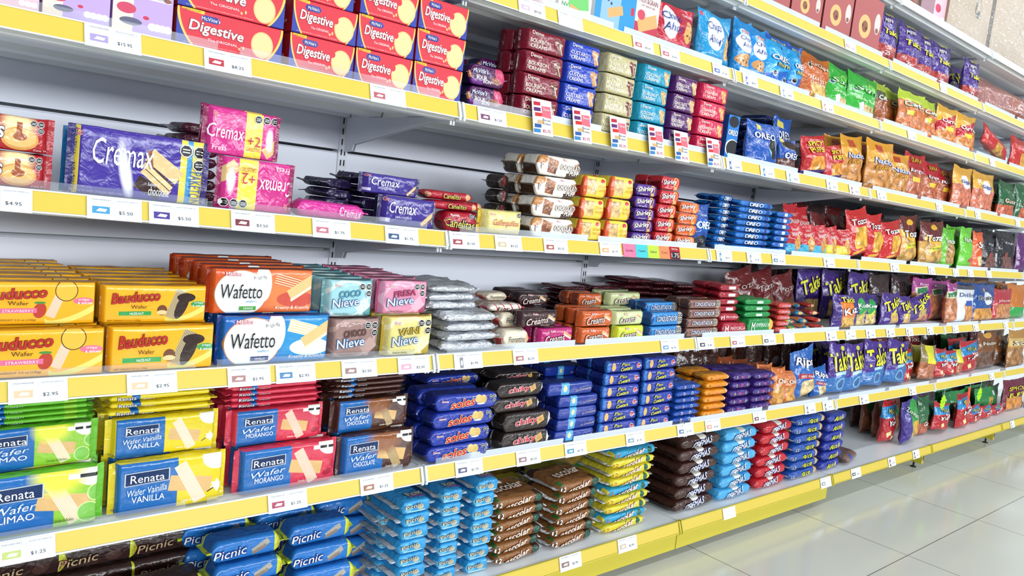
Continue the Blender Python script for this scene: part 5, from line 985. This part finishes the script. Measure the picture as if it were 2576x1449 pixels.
st('4', 'purcr', 1828, 1884, 942, 5, y=.016, d=.07, rows=2, loc='in the left purple pile', jit=.005); st('4', 'purcr', 1886, 1944, 940, 5, y=.016, d=.07, rows=2, loc='in the right purple pile', jit=.005)
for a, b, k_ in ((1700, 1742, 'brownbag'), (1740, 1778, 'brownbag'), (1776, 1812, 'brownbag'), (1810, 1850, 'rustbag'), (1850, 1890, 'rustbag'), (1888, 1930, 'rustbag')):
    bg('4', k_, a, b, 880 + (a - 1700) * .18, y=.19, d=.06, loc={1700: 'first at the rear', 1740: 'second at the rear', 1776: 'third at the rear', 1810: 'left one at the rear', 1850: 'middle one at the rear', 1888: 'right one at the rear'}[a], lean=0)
bg('4', 'chz', 1946, 1982, 928, y=.016, loc='left one', n=2); bg('4', 'chz', 1972, 2010, 935, y=.016, loc='right one', n=2)
bg('4', 'ripple', 2006, 2058, 868, y=.03, loc='large leaning one', tilt=-13); bg('4', 'ripple', 2050, 2086, 925, y=.014, loc='small front one', tilt=-6)
bg('4', 'takisdark', 2070, 2110, 860, y=.14, loc='rear of the seventh level', n=2)
bg('4', 'takisblue', 2086, 2134, 866, y=.03, loc='first from left', tilt=3); bg('4', 'takisblue', 2128, 2176, 866, y=.02, loc='second from left'); bg('4', 'takisblue', 2174, 2230, 852, y=.016, loc='third from left', tilt=5); bg('4', 'takisblue', 2232, 2282, 858, y=.018, loc='fourth from left', tilt=6)
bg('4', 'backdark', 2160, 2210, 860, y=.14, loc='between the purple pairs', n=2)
bg('4', 'mega', 2272, 2300, 880, y=.06, loc='half hidden one'); bg('4', 'yelsil', 2290, 2322, 870, y=.022, loc='left one', tilt=5, n=2); bg('4', 'yelsil', 2318, 2358, 872, y=.018, loc='right one', tilt=5)
bg('4', 'mega', 2356, 2386, 880, y=.016, loc='left of the upper pair', tilt=3); bg('4', 'mega', 2382, 2412, 884, y=.018, loc='right of the upper pair', tilt=3); bg('4', 'yelsil', 2404, 2424, 880, y=.04, loc='wedged between red bags'); bg('4', 'mega', 2418, 2466, 858, y=.016, loc='wide upper one', n=2)
bg('4', 'greenmix', 2400, 2440, 848, y=.10, loc='behind the upper red bags', n=2)
bg('4', 'frijol', 2460, 2512, 838, y=.016, loc='left one', n=2); bg('4', 'frijol', 2506, 2540, 845, y=.02, loc='right one'); bg('4', 'palom', 2540, 2580, 825, y=.02, loc='near the frame edge', n=2); bg('4', 'frijol', 2522, 2552, 850, y=.09, loc='set back beside the popcorn')

# ---- level '5' (bottom)
def heap(kind, rows_, s='5'):
    for j, (u, zoff, yy, w, d, h, rz) in enumerate(rows_):
        zb = surf(s, -.3) + zoff; X = x_at(u, yy, zb + h / 2)
        item(kind, X, yy + d / 2, zb, w, d, h, KIND[kind]['look'] + ', ' + ['bottom left', 'second left', 'third left', 'middle lowest', 'middle lower', 'middle upper', 'right lowest', 'right lower', 'right upper', 'rear left', 'rear middle', 'rear right', 'far rear left', 'far rear middle', 'far rear right', 'left of the heap', 'inner left', 'inner middle', 'inner right', 'inner low', 'inner high'][j % 21] + ' in the heap', 'biscuit packs heaped low at the left', rz=radians(rz), seed=j % 3, s=s)
hB = []; hN = []
for lay in range(4):
    for c, u in enumerate((640, 820)): hB.append((u - lay * 6 + c * 6, lay * .0435, .03 + lay * .012, .150, .058, .042, -4 + lay * 1.5))
for lay in range(4):
    for c, u in enumerate((560, 735, 880)): hB.append((u - lay * 4, lay * .0435, .115 + lay * .012, .150, .058, .042, 3 - lay))
for lay in range(3):
    for c, u in enumerate((130, 400)): hN.append((u - 10 * lay + 30 * c, lay * .0435, .02 + lay * .014, .165, .062, .042, -3 + lay * 2))
for lay in range(4):
    for c, u in enumerate((60, 250, 440)): hN.append((u - lay * 4, lay * .0435, .12 + lay * .012, .160, .062, .042, 2 - lay))
heap('picB', hB); heap('picN', hN)
for c, (a, b) in enumerate(((978, 1078), (1081, 1158), (1161, 1240))):
    st('5', 'picM', a, b, (1268, 1240, 1215)[c], 7, y=.012, d=.14, rows=2, loc='in the %s column' % ['left', 'middle', 'right'][c], jit=.004)
st('5', 'picM', 930, 984, 1300, 6, y=.07, d=.14, loc='in the outer left column', jit=.003)
st('5', 'escB', 1228, 1366, 1262, 6, y=.014, d=.13, loc='in the left column', jit=.006); st('5', 'escB', 1378, 1500, 1222, 6, y=.014, d=.13, loc='in the right column', jit=.006)
st('5', 'escY', 1375, 1475, 1200, 6, y=.20, d=.13, loc='in the dark rear, right', jit=.006); st('5', 'escY', 1275, 1370, 1240, 6, y=.20, d=.13, loc='in the dark rear, left', jit=.006)
zb = surf('5', .6); X0 = x_at(1508, .014, zb); X1 = x_at(1626, .014, zb); hh = (z_at(1140, X0, .014) - zb) / 9
for i in range(9):
    kk = 'escC' if i in (1, 4, 8) else 'escY'
    item(kk, (X0 + X1) / 2 + .003 * i * .4 + random.uniform(-.003, .003), .014 + .065, zb + i * hh, X1 - X0, .13, hh - .001, KIND[kk]['look'] + ', ' + ('topmost' if i == 8 else ORD[i]) + ' of the mixed stack', 'cookie multipacks in the yellow and blue stack', rz=random.uniform(-.03, .03), seed=i % 3, s='5')
st('5', 'crmN', 1690, 1795, 1095, 6, y=.014, d=.13, rows=2, loc='in the chocolate stack', jit=.004); st('5', 'crmB', 1802, 1890, 1085, 6, y=.010, d=.13, rows=2, loc='in the blue stack', jit=.004)
st('5', 'crmR', 1896, 1974, 1068, 6, y=.012, d=.13, rows=2, loc='in the red stack', jit=.004); st('5', 'ritB', 1980, 2056, 1050, 7, y=.012, d=.13, rows=2, loc='in the beige stack', jit=.004)
st('5', 'ritD', 2062, 2116, 1044, 6, y=.014, d=.13, rows=2, loc='in the deep blue stack', jit=.004)
st('5', 'fruitbag', 2118, 2165, 1148, 1, y=.014, d=.12, loc='lying beside the bare shelf', jit=0, rz=12)
bg('5', 'frijbrown', 2205, 2240, 990, y=.14, loc='left one', n=2); bg('5', 'frijbrown', 2232, 2268, 995, y=.10, loc='right one'); bg('5', 'mega', 2222, 2256, 1010, y=.07, loc='lone one on the bottom shelf', tilt=4)
bg('5', 'ygreen', 2276, 2316, 1000, y=.02, loc='leaning like a wedge', tilt=-10); bg('5', 'gbrown', 2312, 2340, 1000, y=.06, loc='left one'); bg('5', 'gbrown', 2330, 2362, 1012, y=.02, loc='right one', tilt=6)
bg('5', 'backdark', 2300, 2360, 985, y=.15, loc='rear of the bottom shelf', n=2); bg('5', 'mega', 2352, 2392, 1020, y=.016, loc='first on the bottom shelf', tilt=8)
bg('5', 'mega', 2412, 2446, 990, y=.03, loc='tall one on the bottom shelf'); bg('5', 'mega', 2436, 2478, 1022, y=.014, loc='front one on the bottom shelf', n=2); bg('5', 'mega', 2474, 2502, 1022, y=.02, loc='narrow one on the bottom shelf'); bg('5', 'mega', 2498, 2530, 1020, y=.02, loc='last one on the bottom shelf')
bg('5', 'greenmix', 2380, 2430, 985, y=.09, loc='left rear one', n=2); bg('5', 'greenmix', 2455, 2520, 975, y=.08, loc='right rear one', n=2)
bg('5', 'spuff', 2528, 2580, 955, y=.02, loc='near the frame edge', n=2); bg('5', 'spuff', 2580, 2640, 950, y=.02, loc='cut by the frame edge')

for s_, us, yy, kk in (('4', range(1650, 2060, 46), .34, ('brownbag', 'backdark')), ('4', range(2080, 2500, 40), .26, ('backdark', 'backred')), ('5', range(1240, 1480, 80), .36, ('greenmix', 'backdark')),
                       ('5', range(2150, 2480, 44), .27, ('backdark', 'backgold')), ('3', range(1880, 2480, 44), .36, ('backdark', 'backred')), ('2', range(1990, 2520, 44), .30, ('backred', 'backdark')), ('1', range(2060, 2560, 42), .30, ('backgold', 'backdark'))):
    for k, u in enumerate(us): bg(s_, kk[k % 2], u, u + (us.step - 4), -400, y=yy, d=.05, loc='%s level, %s in rearmost line' % (LP_[s_], ['first', 'second', 'third', 'fourth', 'fifth', 'sixth', 'seventh', 'eighth', 'ninth', 'tenth', 'eleventh', 'twelfth', 'thirteenth', 'fourteenth'][k]))  # rear stock added so the gaps between front packs read dark

# cling film stretched over the cartons on the top shelf
mb = MB(); zt = surf('t', 3); M['cling2'] = clear_mat('stretch_film', 0.0, 0.12, (0.9, 0.92, 0.95, 1), 0.3); xa = x_at(2378, .015, zt); xb = x_at(2650, .015, zt); N = 22
for j in range(N + 1):
    for i in range(N + 1):
        x = xa + (xb - xa) * i / N; zz = zt + .002 + .30 * j / N
        mb.v.append((x, .012 + nz((x * 14, zz * 12, 3)) * .006, zz))
for j in range(N):
    for i in range(N):
        a = j * (N + 1) + i; mb.face([a, a + 1, a + N + 2, a + N + 1], M['cling2'], None, (1, 1, 1, 1), True)
tag(link('cling_film', mb.mesh('cling_film')), 'crumpled clear film stretched over the brown cartons on top shelf', 'cling film')

# ------------------------------------------------------------------ price tags
TAGM = {}
def tagmesh(price, w, h, pic, big):
    k = (price, round(w, 3), pic)
    if k in TAGM: return TAGM[k]
    mb = MB(); mb.box(-w / 2, w / 2, 0, .0007, 0, h, M['paper'], lin('#e6ebf0'))
    P = lambda u, v, o: ((u - .5) * w, -o * .35, v * h); asp = w / h
    if price != 'blank':
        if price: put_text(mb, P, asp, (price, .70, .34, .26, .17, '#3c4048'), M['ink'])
        put_text(mb, P, asp, ('750100' + '%04d' % (hash_(price + pic) % 10000), .25, .88, .34, .055, '#6a6e76'), M['ink'])
        put_text(mb, P, asp, ('GALLETAS TIPO WAFER 213G', .74, .88, .40, .045, '#6a6e76'), M['ink'])
        put_poly(mb, P, asp, .5, .5, [(-.006, -.46), (.006, -.46), (.006, .46), (-.006, .46)], '#c2c8d2', M['ink'], .0005)
        put_poly(mb, P, asp, .5, .80, [(-asp * .48, -.006), (asp * .48, -.006), (asp * .48, .006), (-asp * .48, .006)], '#c2c8d2', M['ink'], .0005)
        pw, ph = (.14, .34) if pic.startswith('|') else (.36, .16); c = pic.strip('|')
        put_poly(mb, P, asp, .25, .42, [(-pw, -ph), (pw, -ph), (pw, ph), (-pw, ph)], c, M['ink'], .0005)
        put_poly(mb, P, asp, .25, .42, [(-pw * .6, -ph * .4), (pw * .5, -ph * .5), (pw * .7, ph * .3), (-pw * .2, ph * .5)], '#e8e0d8', M['ink'], .0009)
    TAGM[k] = mb.mesh('price_tag'); return TAGM[k]
TAGS = {
 '0': [(1340, '$9.95', '#c8b0d8'), (1437, '', '#e8ecf0'), (1620, '$9.95', '#b85a6a'), (1688, '$14.95', '#b85a6a'), (1815, '$12.95', '#4a6ab8'), (1889, '$8.95', '|#5a6ab8'), (1981, '$8.95', '|#7aa0c8'), (2084, '$5.50', '|#c07a6a'), (2296, '$2.25', '|#c8b090'), (2498, '$2.25', '#b0b0b8')],  # unpriced tag's picture kept near paper-white, glare put into its colour
 'm': [(2141, '$12.50', '#b89aa0'), (2375, '$6.50', '#a8b8d0')],
 '1': [(286, '$15.95', '#a89ac8'), (575, '$8.25', '#b8404a'), (978, '', '#b8606a'), (1240, '$1.50', '#7a4a6a'), (1848, '$14.95', '|#3a60a0'), (1932, '$12.95', '|#3a80b0'), (1996, '$5.95', '|#5aa0c0'), (2095, '$2.25', '|#8a8a90'), (2151, '$2.25', '|#8a5a60'), (2220, '$2.25', '|#9a9aa0'), (2365, '$2.25', '|#8a8a98'), (2462, '$2.25', '|#8a8a98'), (2562, '$2.25', '|#9a9aa0')],  # unpriced tag here left bare where glare covers it
 '2': [(0, '$4.95', '#a84a4a'), (288, '$5.50', '#4a9ac8'), (438, '$5.50', '#4a3a90'), (637, '$3.50', '#7a3440'), (835, '$1.75', '#c07080'), (1012, '$1.75', '#3a5a80'), (1171, '$1.50', '#a04a50'), (1281, '$3.25', '#c8b890'), (1400, '$3.25', '#a05a50'), (1537, '$1.75', '#d8a870'), (1823, '$5.75', '|#5a90a8'), (1898, '$1.35', '|#8a98a8'), (1960, '$1.50', '#5a80a0'), (2087, '$1.10', '|#7a6a72'), (2252, '$2.25', '|#7a7a80'), (2345, '$2.25', '|#8a8a90'), (2406, '$2.25', '|#8a8a90'), (2443, '$2.25', '|#9a9aa0'), (2489, '$2.25', '|#9a9aa0')],
 '3': [(98, '$2.95', '#e8c09a'), (385, '$2.95', '#d8c09a'), (629, '$2.95', '#a87a78'), (746, '$2.95', '#4a80b0'), (906, '$2.50', '#9a7a78'), (1043, '$2.50', '#e0a0b8'), (1180, '$1.95', '|#8a8a92'), (1324, '$2.25', '#a86a68'), (1686, '$1.95', '#6a98c8'), (1777, '$1.80', '#3a3a42'), (1857, '$1.75', '#b05060'), (1936, '$1.35', '#5a5a60'), (1986, 'blank', ''), (2092, '$2.25', '|#6a6a78'), (2141, '$2.50', '|#7a6a78'), (2191, '$2.50', '|#6a6a70'), (2241, '$2.80', '|#5a5a68'), (2289, '$2.25', '|#6a6a72'), (2341, '$2.25', '|#5a5a60'), (2405, '$2.50', '|#8a8a90'), (2456, '$2.25', '|#6a6a70'), (2531, '$2.25', '|#5a5a60')],
 '4': [(68, '$1.25', '#b8c870'), (726, '$1.25', '#a83a5a'), (950, '$1.25', '#a06a50'), (1182, '$1.75', '#4a5070'), (1331, '$2.25', '#8a6a70'), (1450, '$1.75', '#3a90b0'), (1600, '$1.25', '#7a98a8'), (1726, '$1.75', '#4a70a0'), (1795, '$2.30', '#d09080'), (1913, '$1.50', '#6a3a40'), (2040, '$1.10', '|#6a6a78'), (2085, '$1.75', '|#5a6a60'), (2176, '$2.75', '|#5a5a60'), (2298, '$2.75', '|#5a5a60'), (2497, '$2.25', '|#6a6a70')],
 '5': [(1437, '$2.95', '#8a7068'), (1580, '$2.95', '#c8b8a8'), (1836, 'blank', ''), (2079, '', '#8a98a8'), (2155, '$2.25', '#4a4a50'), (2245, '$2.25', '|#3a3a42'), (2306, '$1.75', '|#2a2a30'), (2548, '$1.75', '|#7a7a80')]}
LP = {'t': 'top', 'm': 'second', '0': 'third', '1': 'fourth', '2': 'fifth', '3': 'sixth', '4': 'seventh', '5': 'bottom'}
seen = {}
for s, lst in TAGS.items():
    for u, price, pic in lst:
        y0 = Y0.get(s, 0); X = x_at(u, y0, zr(s, 0) + RH / 2); near = sorted([(abs(x - X), l) for s_, x, l in ITEMS if s_ == s])[0][1]
        near = near.split(' bag')[0] + (' bag' if ' bag' in near else '') if len(near.split()) > 7 else near
        near = near.split(' with ')[0].split(' seen')[0]; wT = .076 if X < 2.2 else .066
        hT = RH + (.001 if s != '5' else .004)
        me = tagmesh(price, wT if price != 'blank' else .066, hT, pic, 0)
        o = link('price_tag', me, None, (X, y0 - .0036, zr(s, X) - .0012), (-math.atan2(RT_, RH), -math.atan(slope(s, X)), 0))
        nm = ('%s price tag' % price) if price not in ('', 'blank') else ('unpriced white price tag' if price == '' else 'blank white card')
        lab = '%s under the %s, %s rail' % (nm, near, LP[s])
        while len(lab.replace('-', ' ').split()) > 16 and ' the ' in lab: lab = lab.replace(' the ', ' ', 1)
        seen.setdefault(lab, []).append(o); tag(o, lab, 'price tag', 'white price tags on the shelf rails')
for lab, l in seen.items():
    if len(l) > 1:
        for k, o in enumerate(l): o['label'] = lab + ', ' + ['left one', 'right one' if len(l) == 2 else 'middle one', 'right one', 'far right one'][k]
# promotional cards hanging over the rail of the creams
mb = MB(); w, h = .058, .078; mb.box(-w / 2, w / 2, 0, .0008, 0, h, M['paper'], lin('#eceef2'))
P = lambda u, v, o: ((u - .5) * w, -o * .35, v * h); asp = w / h
for i, (a, b, c) in enumerate(((.25, .86, '#b8283c'), (.25, .70, '#5a2a6a'), (.30, .56, '#c8302c'), (.25, .24, '#2c5a9a'), (.20, .10, '#3a80b8'), (.40, .36, '#c8a878'))):
    put_poly(mb, P, asp, a, b, [(-.13, -.06), (.13, -.04), (.13, .06), (-.13, .05)], c, M['ink'], .0004)
put_poly(mb, P, asp, .72, .66, [(-.18, -.14), (.18, -.16), (.16, .18), (-.18, .16)], '#d86a7a', M['ink'], .0004)
for t in (("Devon", .72, .74, .32, .08, '#ffffff', '#a01c30'), ("Biscuit", .70, .44, .40, .07, '#2a2a30'), ("Creams", .70, .34, .40, .07, '#2a2a30'), ("$2.75", .68, .12, .40, .09, '#b05060', '#e6ccd2')): put_text(mb, P, asp, t, M['ink'])
promo = mb.mesh('promotional_card')
for k, u in enumerate((1362, 1462, 1554, 1648, 1712, 1792)):
    X = x_at(u, -.004, 1.13)
    tag(link('promotional_card', promo, None, (X, -.014, zr('1', X) - .004), (-math.radians(14), 0, 0)), 'white and red $2.75 biscuit card hanging below the %s column' % ['maroon', 'royal blue', 'khaki', 'turquoise', 'dark purple', 'crimson'][k], 'promotional card', 'promotional cards on the creams shelf')
# coloured strip on the fifth level
for k, (a, b, c, t, nm) in enumerate(((1571, 1603, '#e87a9c', 'Surtido', 'pink'), (1603, 1633, '#4ac0c8', 'Capsula', 'turquoise'), (1633, 1662, '#b8e04a', 'Sabor', 'lime'), (1662, 1688, '#f0895a', 'Coco', 'orange'), (1688, 1714, '#a82034', 'Shirley', 'dark red'))):
    za = zr('2', .85); xa, xb = x_at(a, -.003, za + .015), x_at(b, -.003, za + .015); w = xb - xa - .0006; mb = MB(); h = RH + .001
    mb.box(-w / 2, w / 2, 0, .0008, 0, h, M['paper'], lin(c)); P = lambda u, v, o, w=w, h=h: ((u - .5) * w, -o * .35, v * h)
    put_text(mb, P, w / h, (t, .5, .5 if k < 4 else .8, .6, .2, '#4a4a50' if k < 4 else '#f6ead0'), M['ink'])
    if k == 4:
        put_poly(mb, P, w / h, .5, .3, [(-.5, -.28), (.5, -.28), (.5, .28), (-.5, .28)], '#1c1c20', M['ink'], .0003); put_text(mb, P, w / h, ('1.75', .5, .3, .7, .34, '#f4f4f4'), M['ink'])
    tag(link('flavour_card', mb.mesh('flavour_card'), None, ((xa + xb) / 2, -.0036, zr('2', xa) - .0008), (-math.atan2(RT_, RH), 0, 0)), '%s flavour card on the rail under the sunny biscuit packs' % nm, 'flavour card', 'coloured flavour cards on the rail')
# neon starburst tags hanging from the seventh level
for u, v0, c, nm, star in ((2374, 965, '#a8f01e', 'left neon green starburst', 1), (2438, 955, '#ff5a3a', 'neon orange strip', 0), (2466, 945, '#a8f01e', 'right neon green starburst', 1)):
    X = x_at(u, -.01, .34); mb = MB(); P = lambda a, b, o: (a, -o, b)
    if star:
        pts = [((.026 if k % 2 else .019) * cos(2 * pi * k / 24) * 1.25, (.026 if k % 2 else .019) * sin(2 * pi * k / 24) * 1.35) for k in range(24)]
    else: pts = [(-.018, .045), (.010, .045), (.026, -.050), (-.002, -.052)]
    n = len(pts); mb.v = [(x, 0, z) for x, z in pts] + [(x, .0008, z) for x, z in pts]; cc = lin(c)
    mb.face(list(range(n)), M['paper'], None, cc); mb.face(list(range(n, 2 * n))[::-1], M['paper'], None, cc)
    for k in range(n): mb.face([k, (k + 1) % n, n + (k + 1) % n, n + k], M['paper'], None, cc)
    put_text(mb, lambda u_, v_, o: ((u_ - .5) * .02, -o * .4 - .0002, (v_ - .5) * .02), 1.0, ('$2.50' if star else '$1.00', .5, .5, 1.0, .5, '#2a4a10' if star else '#7a1c10', None, 20 if star else 80), M['ink'])
    mb.box(-.0006, .0006, 0, .0008, .02, .074, M['cap'])
    tag(link('price_flag', mb.mesh('price_flag'), None, (X, -.014, .296), (0, 0, 0)), nm + ' tag hanging from the seventh shelf rail', 'price flag', 'neon tags hanging from the rail')
